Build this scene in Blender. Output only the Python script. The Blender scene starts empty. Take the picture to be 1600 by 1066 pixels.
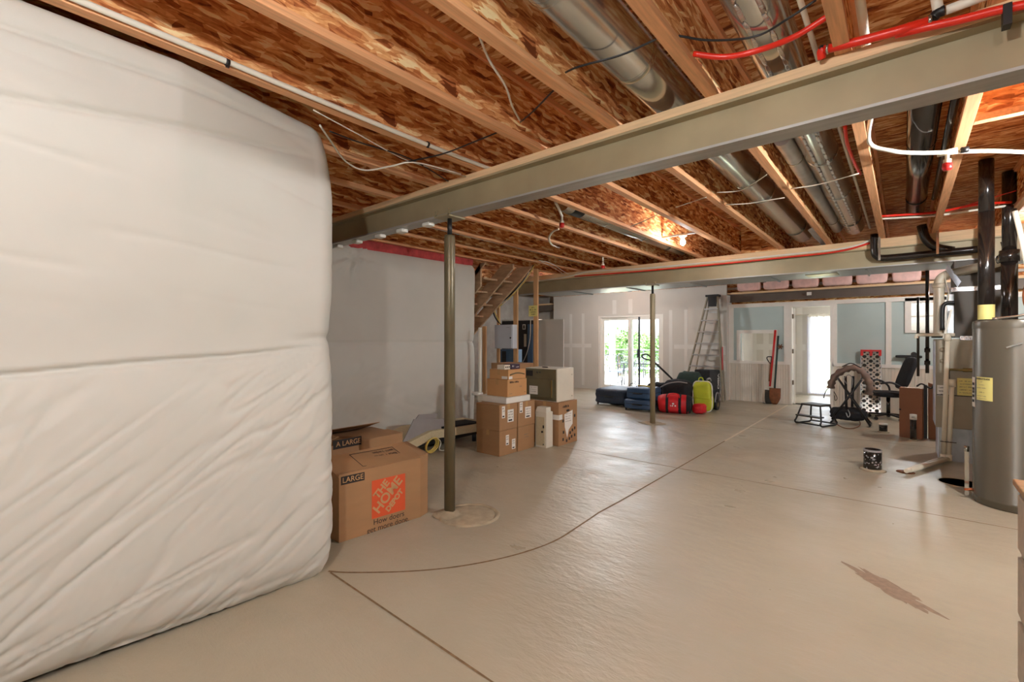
import bpy, bmesh, math, random
import numpy as np
from mathutils import Vector, Matrix, Quaternion
from mathutils import noise as mnoise
C = bpy.context.scene
COL = C.collection
PI = math.pi
random.seed(7)
# ------------------------------------------------------------------ camera, sky, exposure
FPX, HOR, CAMH, YAW = 727.0, 529.0, 1.5, math.radians(40.1)
cam = bpy.data.cameras.new('camera'); camo = bpy.data.objects.new('camera', cam); COL.objects.link(camo)
cam.sensor_width = 36.0; cam.lens = FPX / 1600 * 36; cam.shift_y = -(533 - HOR) / 1600
cam.clip_start = 0.05; cam.clip_end = 300
camo.location = (0, 0, CAMH); camo.rotation_euler = (PI / 2, 0, YAW)
C.camera = camo
w = bpy.data.worlds.new('sky'); C.world = w; w.use_nodes = True
nt = w.node_tree; bg = nt.nodes['Background']
sky = nt.nodes.new('ShaderNodeTexSky'); sky.sky_type = 'NISHITA'; sky.sun_disc = False
sky.sun_elevation = math.radians(50); sky.sun_rotation = math.radians(200); sky.air_density = 1.0; sky.dust_density = 4.0
hs = nt.nodes.new('ShaderNodeHueSaturation'); hs.inputs['Saturation'].default_value = 0.35
nt.links.new(sky.outputs[0], hs.inputs['Color']); nt.links.new(hs.outputs[0], bg.inputs[0])
bg.inputs[1].default_value = 1.7
C.view_settings.view_transform = 'Standard'; C.view_settings.look = 'None'
C.view_settings.exposure = 1.0; C.view_settings.gamma = 1.0; C.view_settings.use_curve_mapping = False
C.cycles.max_bounces = 12; C.cycles.diffuse_bounces = 8; C.cycles.transparent_max_bounces = 16
C.cycles.sample_clamp_indirect = 8.0
BULB_E = 1300.0       # radiance of a bare lamp bulb
FR = (math.cos(YAW), math.sin(YAW)); FF = (-math.sin(YAW), math.cos(YAW))
def ray(u, v):
    a = (u - 800) / FPX
    return FF[0] + a * FR[0], FF[1] + a * FR[1], (HOR - v) / FPX
def Zp(u, v, z=0.0):
    d = ray(u, v); t = (z - CAMH) / d[2]; return Vector((d[0] * t, d[1] * t, z))
def Yp(u, v, y):
    d = ray(u, v); t = y / d[1]; return Vector((d[0] * t, y, CAMH + d[2] * t))
def Xp(u, v, x):
    d = ray(u, v); t = x / d[0]; return Vector((x, d[1] * t, CAMH + d[2] * t))
# ------------------------------------------------------------------ materials
def S(r, g, b):
    f = lambda c: c / 12.92 if c <= 0.04045 else ((c + 0.055) / 1.055) ** 2.4
    return (f(r / 255), f(g / 255), f(b / 255), 1)
def newmat(name):
    m = bpy.data.materials.new(name); m.use_nodes = True
    return m, m.node_tree.nodes, m.node_tree.links, m.node_tree.nodes['Principled BSDF']
def mat(name, col, rough=0.5, metal=0.0, var=0.12, scale=6.0, bump=0.0, stretch=(1, 1, 1), rvar=0.0, emit=0, spec=0.5, detail=4):
    m, N, L, b = newmat(name)
    tc = N.new('ShaderNodeTexCoord'); mp = N.new('ShaderNodeMapping'); mp.inputs['Scale'].default_value = stretch
    L.new(tc.outputs['Object'], mp.inputs[0])
    no = N.new('ShaderNodeTexNoise'); no.inputs['Scale'].default_value = scale; no.inputs['Detail'].default_value = detail
    L.new(mp.outputs[0], no.inputs['Vector'])
    cr = N.new('ShaderNodeValToRGB'); L.new(no.outputs[0], cr.inputs[0])
    c = col
    cr.color_ramp.elements[0].position = 0.3; cr.color_ramp.elements[1].position = 0.7
    cr.color_ramp.elements[0].color = tuple(x * (1 - var) for x in c[:3]) + (1,)
    cr.color_ramp.elements[1].color = tuple(min(1, x * (1 + var)) for x in c[:3]) + (1,)
    L.new(cr.outputs[0], b.inputs['Base Color'])
    b.inputs['Roughness'].default_value = rough; b.inputs['Metallic'].default_value = metal
    b.inputs['Specular IOR Level'].default_value = spec
    if rvar:
        mr = N.new('ShaderNodeMapRange'); mr.inputs['To Min'].default_value = max(0.02, rough - rvar); mr.inputs['To Max'].default_value = rough + rvar
        L.new(no.outputs[0], mr.inputs[0]); L.new(mr.outputs[0], b.inputs['Roughness'])
    if bump:
        bp = N.new('ShaderNodeBump'); bp.inputs['Strength'].default_value = bump; bp.inputs['Distance'].default_value = 0.01
        L.new(no.outputs[0], bp.inputs['Height']); L.new(bp.outputs[0], b.inputs['Normal'])
    if emit:
        b.inputs['Emission Color'].default_value = col; b.inputs['Emission Strength'].default_value = emit
    return m
def osb(name, plane, tint=1.0):
    """strand board: pressed flakes of many browns; plane = axes the flakes lie in"""
    m, N, L, b = newmat(name)
    tc = N.new('ShaderNodeTexCoord')
    warp = N.new('ShaderNodeTexNoise'); warp.inputs['Scale'].default_value = 5; L.new(tc.outputs['Object'], warp.inputs['Vector'])
    add = N.new('ShaderNodeMixRGB'); add.blend_type = 'LINEAR_LIGHT'; add.inputs[0].default_value = 0.035
    L.new(tc.outputs['Object'], add.inputs[1]); L.new(warp.outputs['Color'], add.inputs[2])
    outs = []
    for k, (rot, sc) in enumerate([(0.75, (9, 40)), (-0.8, (10, 46)), (1.5, (9, 42))]):
        mp = N.new('ShaderNodeMapping')
        if plane == 'yz': mp.inputs['Rotation'].default_value = (rot, 0, 0); mp.inputs['Scale'].default_value = (8, sc[0], sc[1])
        elif plane == 'xy': mp.inputs['Rotation'].default_value = (0, 0, rot * 0.4); mp.inputs['Scale'].default_value = (sc[0], sc[1], 8)
        else: mp.inputs['Rotation'].default_value = (0, rot, 0); mp.inputs['Scale'].default_value = (sc[0], 8, sc[1])
        L.new(add.outputs[0], mp.inputs[0])
        vo = N.new('ShaderNodeTexVoronoi'); vo.inputs['Scale'].default_value = 1.0
        L.new(mp.outputs[0], vo.inputs['Vector'])
        sx = N.new('ShaderNodeSeparateColor'); L.new(vo.outputs['Color'], sx.inputs[0])
        outs.append((sx, vo))
    def mad(a, k, c):
        q = N.new('ShaderNodeMath'); q.operation = 'MULTIPLY_ADD'; q.inputs[1].default_value = k; L.new(a, q.inputs[0])
        if isinstance(c, (int, float)): q.inputs[2].default_value = c
        else: L.new(c, q.inputs[2])
        return q.outputs[0]
    fine = N.new('ShaderNodeTexNoise'); fine.inputs['Scale'].default_value = 45; fine.inputs['Detail'].default_value = 4
    L.new(add.outputs[0], fine.inputs['Vector'])
    v_ = mad(outs[0][0].outputs[0], .52, -.08); v_ = mad(outs[1][0].outputs[0], .34, v_); v_ = mad(outs[2][0].outputs[0], .18, v_)
    av = N.new('ShaderNodeMath'); av.operation = 'MULTIPLY_ADD'; av.inputs[1].default_value = 0.20; L.new(fine.outputs[0], av.inputs[0]); L.new(v_, av.inputs[2])
    cr = N.new('ShaderNodeValToRGB'); L.new(av.outputs[0], cr.inputs[0])
    e = cr.color_ramp.elements
    t = lambda c: tuple(min(1, x * tint * 1.2) for x in S(*c)[:3]) + (1,)
    e[0].position = 0.14; e[0].color = t((112, 58, 30)); e[1].position = 0.86; e[1].color = t((246, 214, 164))
    for p, c in ((0.30, (166, 98, 56)), (0.5, (198, 134, 82)), (0.68, (224, 174, 118))):
        x = e.new(p); x.color = t(c)
    L.new(cr.outputs[0], b.inputs['Base Color']); b.inputs['Roughness'].default_value = 0.62
    b.inputs['Specular IOR Level'].default_value = 0.12
    bp = N.new('ShaderNodeBump'); bp.inputs['Strength'].default_value = 0.35; bp.inputs['Distance'].default_value = 0.004
    L.new(av.outputs[0], bp.inputs['Height']); L.new(bp.outputs[0], b.inputs['Normal'])
    return m
def floor_mat():
    m, N, L, b = newmat('sealed_concrete')
    tc = N.new('ShaderNodeTexCoord')
    def noise(s, d=5, st=(1, 1, 1), ro=0.5):
        mp = N.new('ShaderNodeMapping'); mp.inputs['Scale'].default_value = st; L.new(tc.outputs['Object'], mp.inputs[0])
        n = N.new('ShaderNodeTexNoise'); n.inputs['Scale'].default_value = s; n.inputs['Detail'].default_value = d; n.inputs['Roughness'].default_value = ro
        n.inputs['Distortion'].default_value = 0.15
        L.new(mp.outputs[0], n.inputs['Vector']); return n
    a = noise(0.9, 6); f = noise(9, 6, (1, 2.2, 1), 0.6); g = noise(2.3, 5, (1, 1.6, 1))
    cr = N.new('ShaderNodeValToRGB'); L.new(a.outputs[0], cr.inputs[0])
    cr.color_ramp.elements[0].position = 0.32; cr.color_ramp.elements[1].position = 0.68
    cr.color_ramp.elements[0].color = S(170, 159, 137); cr.color_ramp.elements[1].color = S(182, 171, 149)
    mx = N.new('ShaderNodeMixRGB'); mx.blend_type = 'MULTIPLY'; mx.inputs[0].default_value = 0.14
    cr2 = N.new('ShaderNodeValToRGB'); L.new(f.outputs[0], cr2.inputs[0]); cr2.color_ramp.elements[0].position = 0.2; cr2.color_ramp.elements[1].position = 0.75
    cr2.color_ramp.elements[0].color = (.72, .68, .62, 1); cr2.color_ramp.elements[1].color = (1, 1, 1, 1)
    L.new(cr.outputs[0], mx.inputs[1]); L.new(cr2.outputs[0], mx.inputs[2]); L.new(mx.outputs[0], b.inputs['Base Color'])
    mr = N.new('ShaderNodeMapRange'); mr.inputs['From Min'].default_value = 0.2; mr.inputs['From Max'].default_value = 0.75
    mr.inputs['To Min'].default_value = 0.23; mr.inputs['To Max'].default_value = 0.50
    L.new(g.outputs[0], mr.inputs[0]); L.new(mr.outputs[0], b.inputs['Roughness'])
    b.inputs['Specular IOR Level'].default_value = 0.55
    bp = N.new('ShaderNodeBump'); bp.inputs['Strength'].default_value = 0.38; bp.inputs['Distance'].default_value = 0.02
    h = N.new('ShaderNodeMath'); h.operation = 'ADD'; L.new(f.outputs[0], h.inputs[0]); L.new(g.outputs[0], h.inputs[1])
    L.new(h.outputs[0], bp.inputs['Height']); L.new(bp.outputs[0], b.inputs['Normal'])
    return m
def glass_mat(name):
    m, N, L, b = newmat(name); N.remove(b)
    o = N['Material Output']; tr = N.new('ShaderNodeBsdfTransparent'); gl = N.new('ShaderNodeBsdfGlossy'); gl.inputs['Roughness'].default_value = 0.02
    fr = N.new('ShaderNodeFresnel'); fr.inputs[0].default_value = 1.45
    tr.inputs[0].default_value = (0.95, 0.97, 0.97, 1)
    mx = N.new('ShaderNodeMixShader'); L.new(fr.outputs[0], mx.inputs[0]); L.new(tr.outputs[0], mx.inputs[1]); L.new(gl.outputs[0], mx.inputs[2]); L.new(mx.outputs[0], o.inputs[0])
    return m
def sheer_mat(name, col):
    m, N, L, b = newmat(name); N.remove(b)
    o = N['Material Output']; tr = N.new('ShaderNodeBsdfTransparent'); tl = N.new('ShaderNodeBsdfTranslucent'); df = N.new('ShaderNodeBsdfDiffuse')
    tl.inputs[0].default_value = col; df.inputs[0].default_value = col
    m1 = N.new('ShaderNodeMixShader'); m1.inputs[0].default_value = 0.6; L.new(df.outputs[0], m1.inputs[1]); L.new(tl.outputs[0], m1.inputs[2])
    m2 = N.new('ShaderNodeMixShader'); m2.inputs[0].default_value = 0.3; L.new(m1.outputs[0], m2.inputs[1]); L.new(tr.outputs[0], m2.inputs[2]); L.new(m2.outputs[0], o.inputs[0])
    return m
M = dict(
    floor=floor_mat(),
    osb_web=osb('strand_board_web', 'yz'), osb_deck=osb('strand_board_deck', 'xy', 0.75), osb_riser=osb('strand_board_riser', 'yz'), osb_x=osb('strand_board_rim', 'xz'),
    flange=mat('sawn_pine', S(226, 168, 120), 0.6, var=0.16, scale=7, stretch=(9, .5, 9), bump=.1),
    plate=mat('pine_plate', S(226, 192, 148), 0.6, var=0.12, scale=7, stretch=(.5, 9, 9), bump=.1),
    stud=mat('pine_stud', S(206, 160, 112), 0.6, var=0.2, scale=6, stretch=(9, 9, .5)),
    stringer=mat('stair_lumber', S(190, 156, 122), 0.62, var=0.2, scale=5, stretch=(1, 8, 4)),
    steel=mat('olive_primer_steel', S(166, 152, 120), 0.45, 0.15, var=0.10, scale=3, rvar=0.1),
    steel_grey=mat('mill_grey_steel', S(172, 170, 166), 0.42, 0.3, var=0.14, scale=4, stretch=(.6, 5, 5)),
    steel_dark=mat('dark_column_paint', S(112, 101, 76), 0.36, 0.2, var=0.22, scale=4, stretch=(4, 4, .7), rvar=.1),
    steel_far=mat('brown_grey_steel', S(112, 100, 90), 0.5, 0.1, var=0.08),
    blanket=mat('insulation_facing', S(200, 196, 186), 0.55, var=0.025, scale=3, bump=0.0, spec=.35),
    pink_lt=mat('pale_pink_batt', S(230, 190, 180), 0.9, var=.15, scale=8, bump=.4), pink=mat('pink_fibreglass', S(178, 68, 66), 0.9, var=0.3, scale=12, bump=.6),
    galv=mat('galvanised_sheet', S(196, 194, 186), 0.2, 0.92, var=0.1, scale=3, rvar=0.07),
    galv_dull=mat('dull_galvanised', S(178, 182, 184), 0.38, 0.75, var=0.15, scale=7, rvar=.1),
    foil=mat('crinkled_foil', S(206, 204, 204), 0.25, 0.9, var=0.15, scale=30, bump=.9),
    white_pipe=mat('white_plastic_pipe', S(228, 222, 206), 0.35, var=0.04),
    cream_pipe=mat('cream_plastic_pipe', S(222, 212, 190), 0.35, var=0.05),
    red_pipe=mat('red_plastic_pipe', S(222, 44, 26), 0.35, var=0.08),
    red=mat('red_paint', S(196, 34, 30), 0.4, var=0.15), orange=mat('orange_print', S(214, 84, 40), 0.7, var=0.05),
    black=mat('black_rubber', S(28, 26, 26), 0.45, var=0.2), black_gloss=mat('black_plastic_pipe', S(36, 30, 27), 0.16, var=0.2, spec=.7),
    black_cloth=mat('black_cloth', S(30, 29, 32), 0.85, var=0.25, scale=20, bump=.2), charcoal=mat('charcoal_metal', S(58, 52, 44), 0.5, .2, var=.15),
    cardboard=mat('cardboard', S(162, 122, 84), 0.75, var=0.06, scale=3, stretch=(1, 1, 4)),
    cardboard_lt=mat('pale_cardboard', S(192, 144, 94), 0.75, var=0.06, scale=3), cardboard_dk=mat('red_brown_cardboard', S(146, 96, 68), 0.75, var=0.08, scale=3),
    ink=mat('black_ink', S(38, 30, 26), 0.7, var=.1), card_print=mat('bare_board_letters', S(190, 146, 100), 0.75, var=.04),
    paper=mat('white_paper', S(232, 228, 220), 0.6, var=.03), yellow=mat('yellow_paper', S(226, 214, 132), 0.6, var=.05), tape=mat('packing_tape', S(188, 150, 104), 0.25, var=.05),
    white=mat('white_enamel', S(228, 224, 214), 0.35, var=.03), white_trim=mat('white_trim_paint', S(226, 220, 210), 0.45, var=.03),
    offwhite=mat('offwhite_metal', S(216, 208, 190), 0.4, var=.04), olive=mat('olive_brown_glass', S(112, 104, 80), 0.25, .2, var=.08),
    drywall=mat('unpainted_drywall', S(198, 192, 182), 0.85, var=.04, scale=2), mud=mat('joint_compound', S(214, 210, 202), 0.85, var=.03, scale=5),
    blue_wall=mat('pale_blue_paint', S(178, 192, 188), 0.7, var=.03, scale=2), bead=mat('cream_beadboard', S(214, 204, 188), 0.5, var=.03),
    concrete=mat('grey_concrete', S(158, 152, 144), 0.85, var=.15, scale=4, bump=.3), dark_wall=mat('dark_foundation', S(96, 84, 70), 0.9, var=.2, scale=3),
    alu=mat('ladder_aluminium', S(204, 204, 204), 0.3, .85, var=.08, scale=8), heater=mat('grey_enamel', S(94, 87, 74), 0.27, .2, var=.05, scale=2, spec=.6),
    furnace=mat('taupe_sheet_metal', S(150, 140, 120), 0.42, .2, var=.06), furnace_dk=mat('dark_brown_sheet', S(64, 54, 40), 0.5, .1, var=.1),
    navy=mat('navy_nylon', S(44, 56, 74), 0.6, var=.15, scale=30, bump=.15), blue_case=mat('slate_blue_case', S(58, 84, 116), 0.5, var=.1),
    bag_red=mat('red_nylon', S(206, 28, 36), 0.55, var=.12, scale=15, bump=.15), lime=mat('lime_fabric', S(198, 206, 52), 0.6, var=.08, scale=8, bump=.1),
    green_dk=mat('dark_green_cloth', S(44, 62, 56), 0.8, var=.2), copper=mat('copper_tube', S(176, 100, 62), 0.35, .8, var=.15), brass=mat('brass_fitting', S(170, 150, 100), 0.35, .8, var=.1),
    brown_pad=mat('brown_quilted_cloth', S(122, 100, 88), 0.8, var=.12, scale=18, bump=.3), rust=mat('rusty_steel', S(124, 76, 46), 0.65, .4, var=.3, scale=12),
    beige_fabric=mat('beige_upholstery', S(196, 182, 148), 0.85, var=.06, scale=40, bump=.1), grey_sheet=mat('grey_paper_sheet', S(150, 144, 142), 0.7, var=.05),
    cable_yellow=mat('yellow_cable', S(214, 186, 96), 0.45, var=.05), oak=mat('worn_oak', S(156, 112, 66), 0.4, var=.2, scale=5, stretch=(1, 8, 8)), greywood=mat('washed_wood', S(178, 160, 142), 0.55, var=.12, scale=5, stretch=(1, 8, 8)),
    blue_steel=mat('blue_grey_steel', S(86, 112, 140), 0.45, .1, var=.1), dark_steel=mat('dark_panel_steel', S(54, 52, 54), 0.45, .2, var=.1), lilac=mat('pale_blue_grey_steel', S(206, 210, 218), 0.4, var=.03),
    patch=mat('rough_patch_concrete', S(170, 154, 128), 0.85, var=.16, scale=14, bump=.9), joint=mat('saw_cut', S(122, 96, 66), 0.9, var=.3, scale=25), joint_lt=mat('filled_joint', S(214, 200, 176), 0.8, var=.15, scale=30),
    stain=mat('floor_stain', S(142, 120, 100), 0.6, var=.2, scale=30), hole=mat('sump_dark', S(20, 15, 12), 1.0, var=.2, spec=.02), foliage=mat('leaf_green', S(84, 116, 62), 0.6, var=.3, scale=2), bark=mat('bark', S(92, 78, 64), 0.9, var=.2),
    deck=mat('patio_slab', S(190, 186, 178), 0.8, var=.08, scale=3), lawn=mat('dry_lawn', S(150, 158, 112), 0.9, var=.2, scale=1), iron=mat('grey_cast_metal', S(62, 64, 70), 0.5, .3, var=.1), cushion=mat('blue_grey_cushion', S(150, 164, 188), .8, var=.06),
    glass=glass_mat('window_glass'), sheer=sheer_mat('sheer_curtain', S(236, 232, 246)), **{'bulb%d' % k: mat('lit_bulb', (.965, .985, 1, 1), .3, emit=BULB_E * f, var=0) for k, f in enumerate((.22, 1.1, .6, 2.2, .9, 1.0, .9))}, porcelain=mat('white_porcelain', S(236, 232, 224), .25, var=.02),
    daylit_sheet=mat('foil_tape', S(205, 212, 226), .35, .6, var=.12, scale=10), hinge=mat('brown_hinge', S(110, 92, 70), .4, .6, var=.1), purple=mat('dark_plum_print', S(58, 36, 58), .5, var=.1), grey_print=mat('grey_print', S(120, 110, 98), .7, var=.1), tag_blue=mat('pale_blue_tag', S(196, 206, 220), .5, var=.06, scale=40),  # furnace side sheet: bluish daylight put into its colour
)
# ------------------------------------------------------------------ mesh builder
class MB:
    def __init__(s): s.v = []; s.f = []; s.sm = []
    def add(s, verts, faces, smooth=False):
        o = len(s.v); s.v += [tuple(p) for p in verts]; s.f += [[i + o for i in f] for f in faces]; s.sm += [smooth] * len(faces); return s
    def box(s, a, b, T=None):
        (x0, y0, z0), (x1, y1, z1) = a, b
        x0, x1 = min(x0, x1), max(x0, x1); y0, y1 = min(y0, y1), max(y0, y1); z0, z1 = min(z0, z1), max(z0, z1)
        p = [(x0, y0, z0), (x1, y0, z0), (x1, y1, z0), (x0, y1, z0), (x0, y0, z1), (x1, y0, z1), (x1, y1, z1), (x0, y1, z1)]
        if T: p = [T @ Vector(q) for q in p]
        return s.add(p, [[0, 3, 2, 1], [4, 5, 6, 7], [0, 1, 5, 4], [1, 2, 6, 5], [2, 3, 7, 6], [3, 0, 4, 7]])
    def bar(s, p, q, w, h, up=(0, 0, 1)):
        """rectangular bar from p to q, w across, h along up"""
        p, q = Vector(p), Vector(q); d = (q - p).normalized(); u = Vector(up)
        if abs(d.dot(u)) > .98: u = Vector((0, 1, 0))
        sd = d.cross(u).normalized(); u = sd.cross(d).normalized()
        P = []
        for c in (p, q):
            for i, j in ((-1, -1), (1, -1), (1, 1), (-1, 1)): P.append(c + sd * i * w / 2 + u * j * h / 2)
        return s.add(P, [[0, 3, 2, 1], [4, 5, 6, 7], [0, 1, 5, 4], [1, 2, 6, 5], [2, 3, 7, 6], [3, 0, 4, 7]])
    def tube(s, pts, r, n=8, caps=True, smooth=True, closed=False):
        pts = [Vector(p) for p in pts]; m = len(pts); R = r if isinstance(r, (list, tuple)) else [r] * m
        tang = []
        for i in range(m):
            if closed: d = pts[(i + 1) % m] - pts[i - 1]
            else: d = pts[min(i + 1, m - 1)] - pts[max(i - 1, 0)]
            tang.append(d.normalized() if d.length > 1e-9 else Vector((0, 0, 1)))
        u = tang[0].orthogonal().normalized(); V = []
        for i in range(m):
            if i:
                ax = tang[i - 1].cross(tang[i])
                if ax.length > 1e-8: u = Quaternion(ax.normalized(), tang[i - 1].angle(tang[i])) @ u
            u = (u - tang[i] * u.dot(tang[i])).normalized(); w_ = tang[i].cross(u)
            for k in range(n):
                t = 2 * PI * k / n; V.append(pts[i] + (u * math.cos(t) + w_ * math.sin(t)) * R[i])
        F = []
        for i in range(m if closed else m - 1):
            a, b = i * n, ((i + 1) % m) * n
            for k in range(n): F.append([a + k, a + (k + 1) % n, b + (k + 1) % n, b + k])
        s.add(V, F, smooth)
        if caps and not closed:
            o = len(s.v) - len(V); s.f.append([o + k for k in range(n)][::-1]); s.sm.append(False)
            s.f.append([o + (m - 1) * n + k for k in range(n)]); s.sm.append(False)
        return s
    def cyl(s, p, q, r, n=16, r2=None, caps=True): return s.tube([p, q], [r, r if r2 is None else r2], n, caps)
    def lathe(s, prof, c=(0, 0, 0), n=32, smooth=True, caps=True):
        V = []; m = len(prof)
        for r, z in prof:
            for k in range(n): t = 2 * PI * k / n; V.append((c[0] + r * math.cos(t), c[1] + r * math.sin(t), c[2] + z))
        F = [[i * n + k, i * n + (k + 1) % n, (i + 1) * n + (k + 1) % n, (i + 1) * n + k] for i in range(m - 1) for k in range(n)]
        s.add(V, F, smooth); o = len(s.v) - len(V)
        if caps and prof[0][0] > 1e-6: s.f.append([o + k for k in range(n)][::-1]); s.sm.append(False)
        if caps and prof[-1][0] > 1e-6: s.f.append([o + (m - 1) * n + k for k in range(n)]); s.sm.append(False)
        return s
    def prism(s, poly, d):
        """closed polygon (3d points) extruded by vector d"""
        n = len(poly); P = [Vector(p) for p in poly]; d = Vector(d)
        return s.add(P + [p + d for p in P], [list(range(n))[::-1], [n + i for i in range(n)]] + [[i, (i + 1) % n, n + (i + 1) % n, n + i] for i in range(n)])
    def soft(s, c, size, k=6, n=10, T=None, lump=0.0, seed=0):
        """rounded bag or cushion: superellipsoid block with gentle lumps"""
        V = []; F = []; idx = {}
        for ax in range(3):
            for sg in (-1, 1):
                g = []
                for i in range(n + 1):
                    for j in range(n + 1):
                        a, b_ = -1 + 2 * i / n, -1 + 2 * j / n
                        p = [0, 0, 0]; p[ax] = sg; p[(ax + 1) % 3] = a; p[(ax + 2) % 3] = b_
                        key = tuple(round(x, 5) for x in p)
                        if key not in idx:
                            q = sum(abs(x) ** k for x in p) ** (1 / k); v = Vector([x / q for x in p])
                            l = 1 + lump * mnoise.noise(v * 2.3 + Vector((seed * 3.1, seed, 0)))
                            v = Vector((v.x * size[0] / 2 * l, v.y * size[1] / 2 * l, v.z * size[2] / 2 * l))
                            if T: v = T @ v
                            idx[key] = len(V); V.append(v + Vector(c))
                        g.append(idx[key])
                for i in range(n):
                    for j in range(n):
                        q = [g[i * (n + 1) + j], g[(i + 1) * (n + 1) + j], g[(i + 1) * (n + 1) + j + 1], g[i * (n + 1) + j + 1]]
                        F.append(q if sg > 0 else q[::-1])
        return s.add(V, F, True)
    def grid(s, P, nu, nv, smooth=True):
        return s.add(P, [[i * nv + j, (i + 1) * nv + j, (i + 1) * nv + j + 1, i * nv + j + 1] for i in range(nu - 1) for j in range(nv - 1)], smooth)
    def build(s, name, m, parent=None, bevel=0, world=True):
        V = [Vector(p) for p in s.v]
        ob_loc = Vector((0, 0, 0))
        if parent is not None:
            if world: inv = mw(parent).inverted(); V = [inv @ p for p in V]
        elif V:
            lo = [min(p[i] for p in V) for i in range(3)]; hi = [max(p[i] for p in V) for i in range(3)]
            ob_loc = Vector(((lo[0] + hi[0]) / 2, (lo[1] + hi[1]) / 2, lo[2])); V = [p - ob_loc for p in V]
        me = bpy.data.meshes.new(name); me.from_pydata([tuple(p) for p in V], [], s.f); me.update()
        me.polygons.foreach_set('use_smooth', s.sm)
        bm = bmesh.new(); bm.from_mesh(me); bmesh.ops.recalc_face_normals(bm, faces=bm.faces); bm.to_mesh(me); bm.free()
        o = bpy.data.objects.new(name, me); o.location = ob_loc
        me.materials.append(M[m] if isinstance(m, str) else m); COL.objects.link(o)
        if parent is not None: o.parent = parent
        if bevel:
            bv = o.modifiers.new('bevel', 'BEVEL'); bv.width = bevel; bv.segments = 2; bv.limit_method = 'ANGLE'; bv.angle_limit = math.radians(40)
        return o
def mw(o):
    T = Matrix.Translation(o.location) @ o.rotation_euler.to_matrix().to_4x4()
    return mw(o.parent) @ T if o.parent is not None else T
def tag(o, label, cat, group=None, kind=None):
    if label: o['label'] = label
    if cat: o['category'] = cat
    if group: o['group'] = group
    if kind: o['kind'] = kind
    return o
def thing(name, label, cat, loc=(0, 0, 0), rz=0.0, group=None):
    o = bpy.data.objects.new(name, None); COL.objects.link(o); o.location = Vector(loc); o.rotation_euler = (0, 0, rz); o.empty_display_size = .1
    return tag(o, label, cat, group, 'thing')
def struct(o, label=None): o['kind'] = 'structure'; return tag(o, label, None)
def dup(root, loc, label, rz=None, group=None):
    r = root.copy(); COL.objects.link(r); r.location = Vector(loc); r['label'] = label
    if rz is not None: r.rotation_euler = (0, 0, rz)
    if group: r['group'] = group
    for ch in list(root.children):
        c = ch.copy(); COL.objects.link(c); c.parent = r
        for g in list(ch.children):
            d = g.copy(); COL.objects.link(d); d.parent = c
    return r
def text(parent, txt, o, xd, up, size, m, name='lettering', rot=0.0, align='CENTER', bold=.0):
    """flat printed lettering lying on a surface at world point o"""
    cu = bpy.data.curves.new('lettering', 'FONT'); cu.body = txt; cu.size = size; cu.align_x = align; cu.align_y = 'CENTER'; cu.offset = bold
    t = bpy.data.objects.new('lettering', cu); COL.objects.link(t)
    me = bpy.data.meshes.new_from_object(t); COL.objects.unlink(t); bpy.data.objects.remove(t); bpy.data.curves.remove(cu)
    xd = Vector(xd).normalized(); up = Vector(up).normalized(); nn = xd.cross(up)
    if rot: q = Quaternion(nn, rot); xd = q @ xd; up = q @ up
    T = Matrix((xd, up, nn)).transposed().to_4x4(); T.translation = Vector(o)
    me.transform((mw(parent).inverted() if parent is not None else Matrix()) @ T)
    ob = bpy.data.objects.new(name, me); me.materials.clear(); me.materials.append(M[m]); COL.objects.link(ob); ob.parent = parent
    return ob
def patch(parent, name, m, o, xd, up, w, h, off=.0015, label=None, t=.0008):
    """thin sheet (label, paper, print) on a surface, centred at o"""
    xd = Vector(xd).normalized(); up = Vector(up).normalized(); n = xd.cross(up); o = Vector(o) + n * off
    P = [o + xd * i * w / 2 + up * j * h / 2 for i, j in ((-1, -1), (1, -1), (1, 1), (-1, 1))]
    ob = MB().prism(P, -n * t).build(name, m, parent)
    if label: ob['label'] = label
    return ob
def scrawl(parent, o, xd, up, w_, h, m='ink', seed=0, name='lettering', lw=.12):
    """a line of print too small to read: letter-like strokes"""
    rd = random.Random(seed * 7 + 1); xd = Vector(xd).normalized(); up = Vector(up).normalized(); n = xd.cross(up); o = Vector(o) + n * .0006
    mb = MB(); x = -w_ / 2; t = h * lw
    def q(x0, y0, x1, y1): a = o + xd * x0 + up * y0; mb.add([a, a + xd * (x1 - x0), a + xd * (x1 - x0) + up * (y1 - y0), a + up * (y1 - y0)], [[0, 1, 2, 3]])
    while x < w_ / 2 - h * .4:
        c = h * rd.uniform(.4, .6)
        if rd.random() < .15: x += c; continue
        y1 = h / 2 if rd.random() < .5 else h * .2
        q(x, -h / 2, x + t, y1)
        for yy in rd.sample((-h / 2, -h * .1, y1 - t), 2): q(x + t, yy, x + c * .8 - t, yy + t)
        if rd.random() < .7: q(x + c * .8 - t, -h / 2, x + c * .8, y1)
        x += c
    return mb.build(name, m, parent)
def smoothpts(pts, n=6):
    """Catmull-Rom through points"""
    P = [Vector(p) for p in pts]; P = [P[0] * 2 - P[1]] + P + [P[-1] * 2 - P[-2]]; out = []
    for i in range(1, len(P) - 2):
        for k in range(n):
            t = k / n; a, b_, c, d = P[i - 1:i + 3]
            out.append(.5 * ((2 * b_) + (c - a) * t + (2 * a - 5 * b_ + 4 * c - d) * t * t + (3 * b_ - a - 3 * c + d) * t ** 3))
    return out + [P[-2]]
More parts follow.
